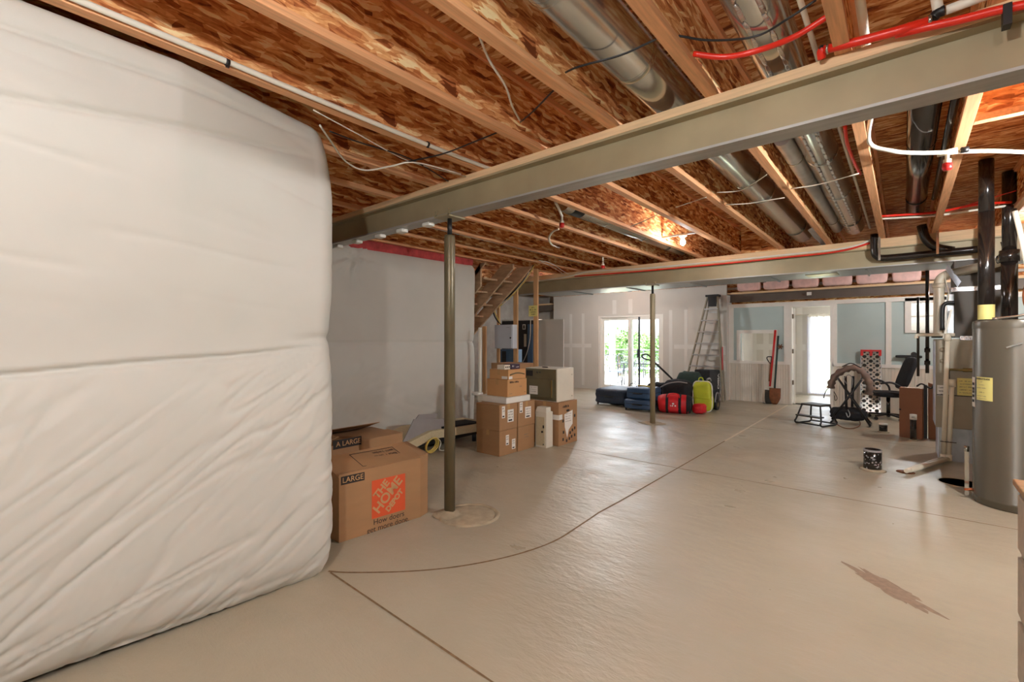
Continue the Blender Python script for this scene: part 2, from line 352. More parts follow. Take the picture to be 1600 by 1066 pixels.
# ------------------------------------------------------------------ room shell
JB, JT = 2.815, 3.22          # joist bottom, underside of the deck
YD = 12.1                     # far drywall face
struct(MB().box((-9.4, -3.4, -.15), (2.6, 12.5, 0)).build('floor', 'floor'), 'sealed beige concrete slab floor with saw cuts')
struct(MB().box((-9.4, -3.4, JT), (2.6, 12.5, JT + .02)).build('ceiling', 'osb_deck'), 'strand board deck above the joists')
struct(MB().box((-9.4, -3.5, -.1), (2.6, -3.4, JT)).build('wall_back', 'concrete'))
struct(MB().box((2.5, -3.4, -.1), (2.6, 14.8, JT)).build('wall_right', 'dark_wall'))
# saw cuts
def strip(pts, wd, m, z=.0012):
    P = [Vector(p) for p in pts]; V = []
    for i, p in enumerate(P):
        d = (P[min(i + 1, len(P) - 1)] - P[max(i - 1, 0)]).normalized(); n = Vector((-d.y, d.x, 0)); j = 1 + .35 * mnoise.noise(p * 9)
        V += [(p.x + n.x * wd / 2 * j, p.y + n.y * wd / 2 * j, z), (p.x - n.x * wd / 2 * j, p.y - n.y * wd / 2 * j, z)]
    mb = MB(); mb.grid(V, len(P), 2, False); return mb
seg = lambda a, b, n=40: [Vector(a).lerp(Vector(b), i / n) for i in range(n + 1)]
curve = [Zp(u, v) for u, v in ((951, 791), (905, 822), (868, 845), (820, 863), (760, 878), (690, 889), (620, 894), (545, 895), (513, 893))]
struct(strip(seg((-2.0, 12.0, 0), (-2.0, 7.2, 0)), .03, 'joint_lt').build('trim_1', 'joint_lt'), 'pale filled saw cut running to the doorway')
struct(strip(seg((-2.0, 7.2, 0), (-2.0, 3.9, 0)) + smoothpts(curve, 6)[2:], .016, 'joint').build('trim_2', 'joint'), 'long saw cut curving to the insulated corner')
struct(strip(seg((-6.5, 5.37, 0), (1.2, 5.34, 0)), .012, 'joint').build('trim_3', 'joint'), 'cross saw cut')
struct(strip(seg((-2.81, 1.53, 0), (2.0, 1.42, 0)), .012, 'joint').build('trim_4', 'joint'), 'saw cut across the near floor')
struct(strip(seg((-6.5, 8.6, 0), (1.2, 8.6, 0)), .012, 'joint').build('trim_5', 'joint'), 'far cross saw cut')
# rusty stain on the near floor
def blob(c, sx, sy, rot, m, name, seed, jag=.45, z=.0015, n=70):
    V = [(c[0], c[1], z)]
    for k in range(n):
        t = 2 * PI * k / n; r = 1 + jag * mnoise.noise(Vector((math.cos(t) * 2.2 + seed, math.sin(t) * 2.2, seed))) + jag * .5 * mnoise.noise(Vector((math.cos(t) * 9, math.sin(t) * 9 + seed, 0)))
        a, b_ = sx * math.cos(t) * r, sy * math.sin(t) * r
        V.append((c[0] + a * math.cos(rot) - b_ * math.sin(rot), c[1] + a * math.sin(rot) + b_ * math.cos(rot), z))
    return MB().add(V, [[0, k + 1, (k + 1) % n + 1] for k in range(n)]).build(name, m)
a, b_ = Zp(1330, 885), Zp(1465, 962); c = (a + b_) / 2
tag(blob(c, (b_ - a).length / 2, .07, math.atan2((b_ - a).y, (b_ - a).x), 'stain', 'floor_stain', 2.0, .5), 'brown rusty stain smeared on the near concrete floor', 'stain')
# ---- insulation blankets
def vnoise(x, y, s=0):
    xi = np.floor(x).astype(int); yi = np.floor(y).astype(int); xf = x - xi; yf = y - yi
    def h(a, b): q = np.sin(a * 127.1 + b * 311.7 + s * 74.7) * 43758.5453; return q - np.floor(q)
    u = xf * xf * (3 - 2 * xf); v = yf * yf * (3 - 2 * yf)
    return (h(xi, yi) * (1 - u) + h(xi + 1, yi) * u) * (1 - v) + (h(xi, yi + 1) * (1 - u) + h(xi + 1, yi + 1) * u) * v - .5
def ridge(n, wd=.12): return np.exp(-(n / wd) ** 2)
def blanket(name, y0, y1, xface, ztop, rad, xend, seam, disp, ny, nz, zbot=lambda y: 0.0, label=None, ypull=None):
    """facing sheet: along y at x=xface, round the corner at y1, then back along -x"""
    L1 = y1 - rad - y0; La = rad * PI / 2; L2 = abs(xend - (xface - rad))
    ss = np.concatenate([np.linspace(0, L1, ny, endpoint=False), L1 + np.linspace(0, La, 14, endpoint=False), L1 + La + np.linspace(0, L2, 14)])
    zz = np.linspace(0, 1, nz)
    Sg, Zg = np.meshgrid(ss, zz, indexing='ij')
    Y = np.minimum(Sg, L1) + y0; a = np.clip((Sg - L1) / rad, 0, PI / 2); ext = np.maximum(Sg - L1 - La, 0)
    zb = zbot(Y); Z = zb + Zg * (ztop - zb)
    nx, nyv = np.cos(a), np.sin(a)
    px = xface - rad + rad * np.cos(a) - ext; py = Y + rad * np.sin(a)
    d = disp(np.where(Sg > L1, py, Y) , Z, Sg - L1)
    px = px + d * nx; py = py + d * nyv * .6
    if ypull is not None: py = py - ypull(Z) * np.clip((py - y1 + .7) / .7, 0, 1)
    P = np.stack([px, py, Z], -1).reshape(-1, 3)
    mb = MB(); mb.grid([tuple(p) for p in P], len(ss), nz)
    ob = mb.build(name, 'blanket'); struct(ob, label); return ob
def disp1(y, z, ds):
    zs = 1.505 - .08 * np.clip(1.5 - y, 0, 4)                       # the taped seam sags to the left
    d = .03 * (1 - np.exp(-((z - zs) / .2) ** 2)) + .045
    d -= .10 * np.exp(-z / .10) + .05 * np.clip((1.5 - y) / 1.5, 0, 1) * np.exp(-z / .2)
    t_ = np.clip((z - 1.5) / 1.25, 0, 1); d += .18 * t_ * t_ * (3 - 2 * t_) * np.clip((1.42 - y) / .75, 0, 1)
    d -= .03 * np.exp(-(2.80 - z) / .02)
    # hard fold under the seam
    d -= .035 * np.exp(-((z - zs + .055 + .02 * vnoise(y * 2, z * 0, 3)) / .012) ** 2) * np.clip((1.5 - y) / .5, 0, 1) ** .7
    low = np.clip((zs - z) / .25, 0, 1)
    # fans of creases pulled from the lower left and toward the seam corner
    th = np.arctan2(z - .02, (y + .35)); r = np.hypot(z - .02, y + .35)
    n = vnoise(th * 15, r * .9, 1); e = np.clip((r - .15) / .4, 0, 1) * np.exp(-(r / 2.1) ** 2)
    d -= .013 * ridge(n, .06) * low * e
    q = z * .80 - y * .60; p = z * .6 + y * .8
    n = vnoise(q * 15, p * 1.7, 2); d -= .010 * ridge(n, .07) * low
    n = vnoise(q * 32, p * 3.4, 5); d -= .004 * ridge(n, .10) * low
    th2 = np.arctan2(zs - .02 - z, 1.62 - y); r2 = np.hypot(zs - .02 - z, 1.62 - y)
    n = vnoise(th2 * 13, r2 * 1.3, 8); d -= .016 * ridge(n, .08) * np.exp(-(r2 / .55) ** 2) * low
    up = np.clip((z - zs - .05) / .3, 0, 1)
    n = vnoise(z * 9 + y * 1.2, y * 1.1 + 9, 4); d -= .005 * ridge(n, .10) * up
    d += .03 * vnoise(y * 1.1, z * 1.2, 6)
    for z0, sl, am in ((2.68, .03, .02), (2.47, .14, .018)):
        d -= am * np.exp(-((z - z0 - sl * (y - .5)) / .012) ** 2) * up * np.clip((1.45 - y) / .3, 0, 1)
    d -= .02 * np.exp(-((z - zs) / .03) ** 2) * np.clip((ds + .18) / .18, 0, 1)
    return d
blanket('wall_left', -2.6, 1.545, -2.82, 2.80, .13, -5.3, None, disp1, 330, 230, zbot=lambda y: np.clip((1.4 - y) * .03, 0, .1), label='near wall of puffy white faced insulation blanket', ypull=lambda z: .085 * np.clip((z - 2.35) / .45, 0, 1) ** 2)
def disp2(y, z, ds):
    zs = 1.44 + .01 * vnoise(y * 3, z * 0, 2)
    d = .02 * (1 - np.exp(-((z - zs) / .12) ** 2)) + .02
    d -= .018 * np.exp(-((z - zs) / .012) ** 2) + .04 * np.exp(-z / .1) + .07 * np.exp(-(2.73 - z) / .05)
    cy, cz = 3.3, 2.56
    th = np.arctan2(z - cz, y - cy); r = np.hypot(z - cz, y - cy)
    d -= .05 * np.exp(-(r / .07) ** 2) - .05 * ridge(vnoise(th * 4.5, r * 0 + 3, 5), .10) * np.exp(-(r / .30) ** 2)
    q = z * .8 - y * .6
    d -= .006 * ridge(vnoise(q * 9, (z + y) * 1.2, 7), .1) * np.clip((zs - z) / .3, 0, 1)
    d -= .006 * ridge(vnoise((z + .5 * y) * 7, y * 1.5, 9), .1) * np.clip((.7 - z) / .3, 0, 1)
    d += .03 * vnoise(y * .9, z * 1.1, 6); d -= .01 * np.exp(-((z - zs) / .05) ** 2) * np.clip((ds + .2) / .2, 0, 1)
    return d
blanket('wall_left_far', 1.6, 5.62, -5.52, 2.72, .14, -8.9, None, disp2, 170, 120, label='far wall of white faced insulation blanket behind the steel post')
struct(MB().box((-9.4, -3.5, -.1), (-9.3, 12.5, JT)).build('wall_far_left', 'concrete'))
struct(MB().box((-9.3, 12.36, 2.3), (2.5, 12.42, JT)).build('wall_rim', 'osb_x'))
struct(MB().box((-3.3, -3.4, -.1), (-3.15, 1.35, 2.8)).box((-5.9, 1.2, -.1), (-3.3, 1.35, 2.8)).box((-5.9, 1.35, -.1), (-5.76, 5.45, 2.8)).box((-9.3, 5.3, -.1), (-5.9, 5.45, 2.8)).build('wall_foundation', 'concrete'))
for a, b_, lab in (((-5.72, 1.75, 2.68), (-5.52, 5.55, JT), 'red fibreglass batt packed along the top of the far blanket wall'),):
    mb = MB(); mb.soft([(a[i] + b_[i]) / 2 for i in range(3)], [b_[i] - a[i] for i in range(3)], 14, 14, lump=.03)
    tag(mb.build('insulation_batt', 'pink'), lab, 'insulation', None, 'thing')
# ---- far drywall wall with sliding door opening
sx0, sx1, sz1 = Yp(935, 600, YD).x, Yp(1036, 600, YD).x, 2.16
dw0, dw1 = Yp(865, 475, YD).x, -3.32
mb = MB(); mb.box((dw0, YD, 0), (sx0, YD + .05, 2.81)); mb.box((sx1, YD, 0), (dw1, YD + .05, 2.81)); mb.box((sx0, YD, sz1), (sx1, YD + .05, 2.81))
mb.box((dw0, YD + .06, 0), (sx0, YD + .26, 2.38)); mb.box((sx1, YD + .06, 0), (dw1, YD + .26, 2.38)); mb.box((sx0, YD + .06, sz1), (sx1, YD + .26, 2.38))
struct(mb.build('wall_far', 'drywall'), 'far drywall wall around the sliding door')
mb = MB()
for u in (892, 911, 1048, 1072): x = Yp(u, 500, YD).x; mb.box((x - .045, YD - .003, .1), (x + .045, YD + .001, 2.25))
mb.box((dw0 + .3, YD - .004, 1.23), (sx0 - .25, YD + .001, 1.34)); mb.box((sx1 + .3, YD - .004, 1.23), (dw1, YD + .001, 1.34))
for u in (960, 985): x = Yp(u, 470, YD).x; mb.box((x - .06, YD - .003, 2.2), (x + .06, YD + .001, 2.6))
struct(mb.build('trim_6', 'mud'), 'pale joint compound bands on the far drywall')
struct(MB().box((-9.3, 12.35, -.1), (dw0 + .1, 12.5, 2.9)).build('wall_far_corner', 'concrete'))
mb = MB(); mb.box((-3.42, 11.95, 0), (-3.27, 12.4, 2.55)); struct(mb.build('wall_end', 'drywall'), 'narrow drywall return beside the partition')
struct(MB().box((-3.424, 11.946, 1.1), (-3.30, 11.95, 1.32)).box((-3.40, 11.946, .7), (-3.30, 11.95, .95)).box((-3.36, 11.946, 2.2), (-3.27, 11.95, 2.55)).build('trim_7', 'mud'))
# sliding door: frame, two sashes, glass
so = thing('door_1', 'white framed sliding glass patio door in the far drywall wall', None, ((sx0 + sx1) / 2, YD, 0)); so['kind'] = 'structure'
fr = MB(); t = .06
fr.box((sx0, YD + .02, 0), (sx0 + t, YD + .14, sz1)); fr.box((sx1 - t, YD + .02, 0), (sx1, YD + .14, sz1)); fr.box((sx0 + t, YD + .02, sz1 - t), (sx1 - t, YD + .14, sz1)); fr.box((sx0 + t, YD + .02, 0), (sx1 - t, YD + .14, .05))
fr.build('frame', 'white_trim', so)
xm = Yp(983, 500, YD).x
for a, b_, yo in ((sx0 + t, xm + .06, .10), (xm - .06, sx1 - t, .05)):
    s_ = MB(); y0 = YD + yo
    for q in (a, b_ - .08): s_.box((q, y0, .05), (q + .08, y0 + .035, sz1 - t))
    s_.box((a + .08, y0, .05), (b_ - .08, y0 + .035, .15)); s_.box((a + .08, y0, sz1 - t - .08), (b_ - .08, y0 + .035, sz1 - t))
    sa = s_.build('sash', 'white_trim', so)
    MB().box((a + .08, y0 + .014, .15), (b_ - .08, y0 + .020, sz1 - t - .08)).build('pane', 'glass', sa)
xs = Yp(998, 500, YD).x
MB().box((xs - .03, YD + .03, .05), (xs + .02, YD + .05, sz1 - t)).box((xs - .05, YD + .005, .98), (xs - .01, YD + .04, 1.2)).build('screen_stile', 'iron', so)
# ---- partition: pale blue panels over beadboard
YP = 12.15
px = lambda u: Yp(u, 560, YP).x
P0, PD0, PD1, PE = -3.27, px(1236), px(1299), 2.5
wx0, wx1, wz0, wz1 = px(1157), px(1209), .945, 1.62
mb = MB(); T2 = .1
mb.box((P0, YP, .93), (wx0, YP + T2, 2.25)); mb.box((wx1, YP, .93), (PD0, YP + T2, 2.25)); mb.box((wx0, YP, wz1), (wx1, YP + T2, 2.25))
rx0, rx1, rz0, rz1 = px(1424), px(1468), 1.67, 2.2
mb.box((PD1, YP, .93), (rx0, YP + T2, 2.25)); mb.box((rx1, YP, .93), (PE, YP + T2, 2.25)); mb.box((rx0, YP, .93), (rx1, YP + T2, rz0)); mb.box((rx0, YP, rz1), (rx1, YP + T2, 2.25))
struct(mb.build('wall_partition', 'blue_wall'), 'pale blue upper panels of the far partition')
def beads(x0, x1):
    n = max(1, int((x1 - x0) / .05)); mb = MB(); w_ = (x1 - x0) / n
    for i in range(n):
        a = x0 + i * w_; mb.prism([(a, YP, 0), (a, YP - .012, 0), (a + w_ - .008, YP - .012, 0), (a + w_ - .003, YP - .004, 0), (a + w_, YP - .004, 0), (a + w_, YP, 0)], (0, 0, .93))
    mb.box((x0, YP, 0), (x1, YP + T2, .93)); return mb
struct(beads(P0, PD0).build('wall_wainscot', 'bead'), 'cream beadboard left of the doorway')
struct(beads(PD1, PE).build('wall_wainscot_right', 'bead'), 'cream beadboard right of the doorway')
mb = MB()
def tr(x0, x1, z0, z1, d=.02): mb.box((x0, YP - d, z0), (x1, YP + .01, z1))
tr(P0, PE, 2.24, 2.33, .03); tr(P0, P0 + .1, .93, 2.24); tr(PD0 - .14, PD0 - .02, .97, 2.24); tr(P0, PD0 - .02, .90, .97, .03)
tr(PD1 + .02, PE, .90, .97, .03)
for u0, u1 in ((1300, 1308), (1384, 1393)): tr(px(u0), px(u1), .97, 2.24)
struct(mb.build('trim_8', 'white_trim'), 'white battens and rail of the partition')
mb = MB(); f = .09
def ring(x0, x1, z0, z1, f=.08, d=.03, bottom=True):
    mb.box((x0 - f, YP - d, z1), (x1 + f, YP + .02, z1 + f)); mb.box((x0 - f, YP - d, z0), (x0, YP + .02, z1)); mb.box((x1, YP - d, z0), (x1 + f, YP + .02, z1))
    if bottom: mb.box((x0 - f, YP - d, z0 - f * .6), (x1 + f, YP + .02, z0))
ring(wx0, wx1, wz0, wz1, bottom=False); struct(mb.build('window_1', 'white_trim'), 'white framed pass-through opening in the partition')
w2 = thing('window_2', 'small white framed window behind the vent pipes', None, (rx0, YP, rz0)); w2['kind'] = 'structure'
mb = MB(); ring(rx0, rx1, rz0, rz1, .1); mb.box((rx0, YP + .01, (rz0 + rz1) / 2 - .015), (rx1, YP + .04, (rz0 + rz1) / 2 + .015)); mb.build('frame', 'white_trim', w2)
MB().box((rx0, YP + .05, rz0), (rx1, YP + .056, rz1)).build('pane', 'glass', w2)
# doorway: jambs and open leaf edge with hinges
d2 = thing('door_2', 'open white door seen edge on at the left jamb of the partition doorway', None, (PD0, YP, 0)); d2['kind'] = 'structure'
mb = MB(); mb.box((PD0 - .02, YP - .03, 0), (PD0 + .02, YP + .12, 2.24)).box((PD1 - .02, YP - .03, 0), (PD1 + .04, YP + .12, 2.24)).box((PD0 + .02, YP - .02, 2.2), (PD1 - .02, YP + .12, 2.25)).build('jamb', 'white_trim', d2)
T = Matrix.Translation((PD0 + .03, YP + .11, 0)) @ Matrix.Rotation(math.radians(100), 4, 'Z')
MB().box((0, -.04, .01), (.78, 0, 2.19), T).build('leaf', 'white_trim', d2)
for z in (.45, 1.16, 1.95): MB().box((PD0 + .021, YP - .0, z), (PD0 + .045, YP + .08, z + .1)).build('hinge', 'hinge', d2)
# ---- room beyond the partition
mb = MB(); Y2 = 14.6; struct(MB().box((-3.4, 12.25, -.15), (2.6, Y2, 0)).build('floor_beyond', 'floor'))
kx0, kx1 = Yp(1262, 500, Y2).x, Yp(1340, 500, Y2).x
mb.box((-3.4, Y2, 0), (kx0, Y2 + .12, 2.7)).box((kx1, Y2, 0), (2.6, Y2 + .12, 2.7)).box((kx0, Y2, 2.15), (kx1, Y2 + .12, 2.7))
lx0, lx1 = 12.75, 13.6
mb.box((-3.4, 12.43, 0), (-3.3, lx0, 2.7)).box((-3.4, lx1, 0), (-3.3, Y2, 2.7)).box((-3.4, lx0, 2.1), (-3.3, lx1, 2.7)).box((-3.4, lx0, 0), (-3.3, lx1, .4))
struct(mb.build('wall_beyond', 'drywall'), 'drywall of the bright room beyond the partition')
mb = MB()
for u in (1178, 1197, 1249): x = Yp(u, 540, Y2).x; mb.box((x - .07, Y2 - .003, .05), (x + .07, Y2, 2.6))
mb.box((-3.3, Y2 - .004, 1.18), (kx0 - .05, Y2, 1.34)); struct(mb.build('trim_9', 'mud'))
struct(MB().box((-3.4, 12.25, 2.7), (2.6, Y2 + .12, 2.75)).build('ceiling_beyond', 'drywall'))
w3 = thing('window_3', 'tall bright glazed opening behind the sheer curtain', None, (kx0, Y2, 0)); w3['kind'] = 'structure'
mb = MB(); mb.box((kx0, Y2, 0), (kx0 + .06, Y2 + .1, 2.15)).box((kx1 - .06, Y2, 0), (kx1, Y2 + .1, 2.15)).box((kx0 + .06, Y2, 2.08), (kx1 - .06, Y2 + .1, 2.15)).box((kx0 + .06, Y2, 0), (kx1 - .06, Y2 + .1, .07)).build('frame', 'white_trim', w3)
MB().box((kx0 + .06, Y2 + .05, .07), (kx1 - .06, Y2 + .056, 2.08)).build('pane', 'glass', w3)
w4 = struct(MB().box((-3.36, lx0, .4), (-3.354, lx1, 2.1)).build('window_4', 'glass'))
ct = thing('curtain', 'sheer white curtain hanging on a rod inside the bright doorway', 'curtain', (kx0, Y2 - .12, 0))
V = []; nu = 60
for i in range(nu):
    x = kx0 + .0 + (kx1 - kx0 - .1) * i / (nu - 1); yy = Y2 - .12 + .035 * math.sin(i * .9) + .015 * math.sin(i * 2.3)
    for z in (.05, .7, 1.4, 2.08): V.append((x, yy, z))
MB().grid(V, nu, 4).build('cloth', 'sheer', ct)
MB().cyl((kx0 - .35, Y2 - .12, 2.13), (kx1 + .1, Y2 - .12, 2.13), .012, 8).build('curtain_rod', 'white_trim', ct)
for i in range(7): x = kx0 + .05 + i * .15; MB().box((x, Y2 - .14, 2.06), (x + .05, Y2 - .10, 2.15)).build('tab_top', 'white_trim', ct)
# ------------------------------------------------------------------ steel and joists
Y1, Y2B, HB = 2.70, 7.9, .072
def ibeam(name, label, x0, x1, yc, z0, z1, m, mf, plate=None, hw=HB, tf=.014, group=None):
    t = thing(name, label, 'beam', ((x0 + x1) / 2, yc, z0), group=group)
    MB().box((x0, yc - .006, z0 + tf), (x1, yc + .006, z1 - tf)).build('web', m, t)
    MB().box((x0, yc - hw, z0), (x1, yc + hw, z0 + tf)).build('bottom_flange', mf, t)
    MB().box((x0, yc - hw, z1 - tf), (x1, yc + hw, z1)).build('top_flange', m, t)
    if plate: MB().box((x0, yc - hw - .004, z1), (x1, yc + hw + .004, plate)).build('nailing_plate', 'plate', t, .002)
    return t
b1 = ibeam('steel_beam', 'near olive steel I-beam crossing the whole ceiling with a pine plate on top', -5.6, 2.5, Y1, 2.535, 2.765, 'steel', 'steel_grey', JB, group='steel beams')
MB().lathe([(0, 0), (.018, 0), (.014, .008), (0, .01)], n=8).build('bolt', 'steel_dark', b1, world=False).location = (1.78, -HB - .012, .25)
b2 = ibeam('steel_beam', 'second olive steel I-beam, farther back, above the thin steel post', -9.3, 2.5, Y2B, 2.445, 2.70, 'steel', 'steel_grey', JB, group='steel beams')
b3 = ibeam('steel_beam', 'dark brown-grey steel beam above the pale blue partition', -9.3, 2.5, 12.235, 2.385, 2.575, 'steel_far', 'steel_far', 2.62, hw=.06, group='steel beams')
MB().box((Yp(1264, 460, 12.16).x - .04, 12.15, 2.46), (Yp(1264, 460, 12.16).x + .05, 12.16, 2.53)).build('paper_tag', 'paper', b3)
def column(label, x, y, ztop, r, patchr, pm='steel_dark'):
    t = thing('steel_column', label, 'column', (x, y, 0), group='steel posts')
    MB().lathe([(r, 0), (r, ztop - .19), (r * .93, ztop - .175), (r * .93, ztop - .155)], (x, y, 0), 28).build('post', pm, t)
    MB().cyl((x, y, ztop - .16), (x, y, ztop - .012), .02, 14).build('adjusting_screw', 'black', t)
    mb = MB(); mb.box((x - .085, y - .10, ztop - .012), (x + .085, y + .10, ztop))
    for s_ in (-1, 1): mb.prism([(x + s_ * .085, y - .10, ztop), (x + s_ * .085, y - .10, ztop - .012), (x + s_ * .06, y - .085, ztop + .05)], (0, .012, 0)); mb.box((x + s_ * .085 - .006, y - .10, ztop), (x + s_ * .085 + .006, y - .074, ztop + .045))
    mb.build('head_plate', 'steel', t); return t
column('near olive steel post standing beside the printed moving box', -2.97, 2.70, 2.535, .047, .2)
column('thin steel post standing in front of the luggage pile', -3.40, Y2B, 2.445, .045, .2, 'steel')  # paler than the near post: lens flare put into the paint colour
# concrete patch around the near post: low ring with a rough fill
pc = Zp(733, 805)
pt = thing('floor_patch', 'round rough concrete patch around the foot of the near steel post', 'concrete patch', (pc.x, pc.y, 0))
prof = [(.262, .001), (.25, .012), (.236, .014), (.222, .004)]
V = []; n = 64
for r, z in prof:
    for k in range(n):
        t = 2 * PI * k / n; j = 1 + .03 * mnoise.noise(Vector((math.cos(t) * 2, math.sin(t) * 2, 4))); V.append((pc.x + r * j * math.cos(t), pc.y + r * j * math.sin(t), z + .003 * mnoise.noise(Vector((math.cos(t) * 5, math.sin(t) * 5, z)))))
MB().add(V, [[i * n + k, i * n + (k + 1) % n, (i + 1) * n + (k + 1) % n, (i + 1) * n + k] for i in range(3) for k in range(n)], True).build('rim', 'patch', pt)
MB().lathe([(.232, .0005), (.21, .005), (.1, .008), (0, .008)], (pc.x, pc.y, 0), 40).build('fill', 'patch', pt)
V = []; F = []
for i in range(7):
    r = .03 + .10 * i / 6
    for k in range(24): t = 2 * PI * k / 24; V.append((-2.97 + r * math.cos(t), 2.70 + r * math.sin(t) - .02, max(.006, .04 * (1 - i / 6)) + .012 * mnoise.noise(Vector((math.cos(t) * 2 * r * 14, math.sin(t) * 2 * r * 14, 1)))))
MB().add(V, [[i * 24 + k, i * 24 + (k + 1) % 24, (i + 1) * 24 + (k + 1) % 24, (i + 1) * 24 + k] for i in range(6) for k in range(24)], True).build('grout_heap', 'patch', pt)
tag(blob((-3.40, Y2B - .03), .24, .2, 0, 'patch', 'floor_patch', 3.0, .25, .004), 'rough concrete patch around the foot of the thin far post', 'concrete patch')
# I-joists
joists = [(-8.4, 'floor joist farthest left, above the grey cabinet corner'), (-7.81, 'floor joist above the far end of the stair'), (-7.22, 'floor joist over the middle of the stair'), (-6.63, 'floor joist beyond the far blanket wall'), (-6.04, 'floor joist just behind the red batt'), (-5.45, 'floor joist along the red batt above the far blanket wall'), (-4.86, 'floor joist next to the one along the far blanket wall'),
          (-4.27, 'floor joist ending at the left end of the near beam, above its white clips'), (-3.68, 'floor joist above the head of the near steel post, third left of the white pipe'), (-3.11, 'floor joist first left of the one carrying the white pipe'), (-2.54, 'floor joist with a long white pipe clipped along its flange'), (-1.96, 'brightly lit floor joist first right of the white pipe'), (-1.39, 'floor joist left of the wide round duct'),
          (-.80, 'floor joist right of the wide round duct'), (-.215, 'floor joist beside the vertical white water pipe, left of the black drain pipe'), (.295, 'floor joist right of the black drain pipe'), (.88, 'floor joist above the water heater'), (1.47, 'floor joist at the right edge beyond the water heater')]
for x, lab in joists:
    t = thing('floor_joist', lab, 'joist', (x, 4.4, JB), group='I-joists under the deck')
    y0, y1 = -3.38, 12.3
    MB().box((x - .006, y0, JB + .036), (x + .006, y1, JT - .036)).build('web', 'osb_web', t)
    MB().box((x - .031, y0, JB), (x + .031, y1, JB + .038)).build('bottom_flange', 'flange', t, .002)
    MB().box((x - .031, y0, JT - .038), (x + .031, y1, JT)).build('top_flange', 'flange', t)
hd = thing('cross_joist', 'short cross joist framed between two joists right of the black drain pipe', 'joist', (.59, 4.0, JB))
MB().box((.302, 3.99, JB + .038), (.873, 4.002, JT - .038)).build('web', 'osb_x', hd); MB().box((.327, 3.965, JB), (.849, 4.027, JB + .038)).build('bottom_flange', 'flange', hd)
MB().box((.327, 3.965, JT - .038), (.849, 4.027, JT)).build('top_flange', 'flange', hd)
bk = thing('blocking_panel', 'strand board blocking panel between joists above the far beam, beside the bulb', 'blocking', (-1.68, 7.8, JB))
MB().box((-1.93, 7.80, JB), (-1.42, 7.82, JT)).build('panel', 'osb_x', bk)
for k, (xa, xb) in enumerate(zip([j[0] for j in joists[9:16]], [j[0] for j in joists[10:17]])):
    xm_ = (xa + xb) / 2; mb = MB(); mb.soft((xm_, 12.15, (2.64 + JT) / 2), (xb - xa - .07, .18, JT - 2.63), 10, 8, lump=.06, seed=k)
    tag(mb.build('rim_batt', 'pink_lt'), 'pink fibreglass batt stuffed between joist ends on top of the far beam', 'insulation', 'rim batts over the far beam', 'thing')
# ------------------------------------------------------------------ lamps (bare bulbs in porcelain holders; some are unseen fill, added for brightness)
def bulb(label, x, y, z=2.79, k=0, cord=0):
    t = thing('light_bulb', label, 'light', (x, y, z), group='bare bulbs')
    MB().lathe([(.055, .075), (.055, .06), (.03, .05), (.022, .03)], (x, y, z), 20).build('lamp_holder', 'porcelain', t)
    if cord: MB().cyl((x, y, z + .07), (x, y, z + .08 + cord), .006, 8).build('cord', 'white_pipe', t)
    MB().bar((x - .28, y, z + .085 + cord), (x + .28, y, z + .085 + cord), .03, .02).build('mounting_bar', 'galv_dull', t)
    MB().lathe([(.014, .035), (.02, .015), (.03, -.005), (.033, -.025), (.028, -.045), (.012, -.057), (0, -.059)], (x, y, z), 18).build('glass_bulb', 'bulb%d' % k, t)
    return t
bulb('lit bare bulb between two joists near the far beam', -2.25, 6.2, 2.80)
bulb('lit bare bulb hanging on a cord overhead behind the viewer', -.5, -.45, 2.57, 1, .19)
bulb('added fill bulb behind the viewer near the back wall', .6, -2.4, 2.76, 2)  # unseen fill lamp added to even out the near end
bulb('added fill bulb hanging on a cord out of view to the right', 1.17, 4.0, 2.60, 3, .16)  # unseen fill lamp added to brighten boxes, heater and far blanket
bulb('added fill bulb hidden behind the second beam above the luggage', -5.75, 10.0, 2.77, 4)  # fill lamp added out of sight to lift the far left
bulb('added fill bulb hidden behind the second beam above the office chair', 1.17, 10.2, 2.70, 5)  # fill lamp added out of sight to lift the far right
bulb('added fill bulb on the ceiling of the bright room beyond', .2, 13.5, 2.58, 6)  # unseen lamp added to keep the room beyond bright
# ------------------------------------------------------------------ ducts
def rduct(name, label, x, z, y0, y1, r, rings=(), m='galv', elbow=None):
    t = thing(name, label, 'duct', (x, (y0 + y1) / 2, z), group='round sheet metal ducts')
    pts = [(x, y0, z), (x, y1, z)]
    if elbow: pts = [(x, y0, z), (x, y1 - .15, z)] + [(x, y1 - .15 + .3 * math.sin(a), z + .3 * (1 - math.cos(a))) for a in (.3, .6, .9, 1.2, 1.5)]
    MB().tube(pts, r, 36).build('pipe_run', m, t)
    for y in rings:
        mb = MB(); mb.tube([(x, y - .02, z), (x, y, z), (x, y + .02, z)], [r + .001, r + .005, r + .001], 36, False).build('crimp_ring', m, t)
    for y in (y0 + .5, y1 - .6): MB().box((x - r - .004, y - .012, z), (x - r, y + .012, JT)).box((x + r, y - .012, z), (x + r + .004, y + .012, JT)).tube([(x + (r + .003) * math.cos(a), y, z + (r + .003) * math.sin(a)) for a in [PI + PI * i / 12 for i in range(13)]], .004, 5).build('hanger_strap', 'galv', t)
    return t
rduct('round_duct', 'wide shiny round duct left of centre running over both beams', -1.10, 2.99, -1.0, 7.7, .125, (.9, 1.55, 2.3, 4.6, 5.2))
d_ = rduct('round_duct', 'foil taped round duct beside the red pipe at upper right', -.50, 2.98, -1.0, 7.6, .11, (1.4, 4.4, 5.6))
V = MB()
for sx in (-.03, .05):
    for i in range(46): y = 1.0 + i * .14; V.soft((-.50 + sx * 1.0, y, 2.98 - .108), (.022, .13, .008), 3, 3, lump=.5, seed=i)
V.build('foil_tape', 'foil', d_)
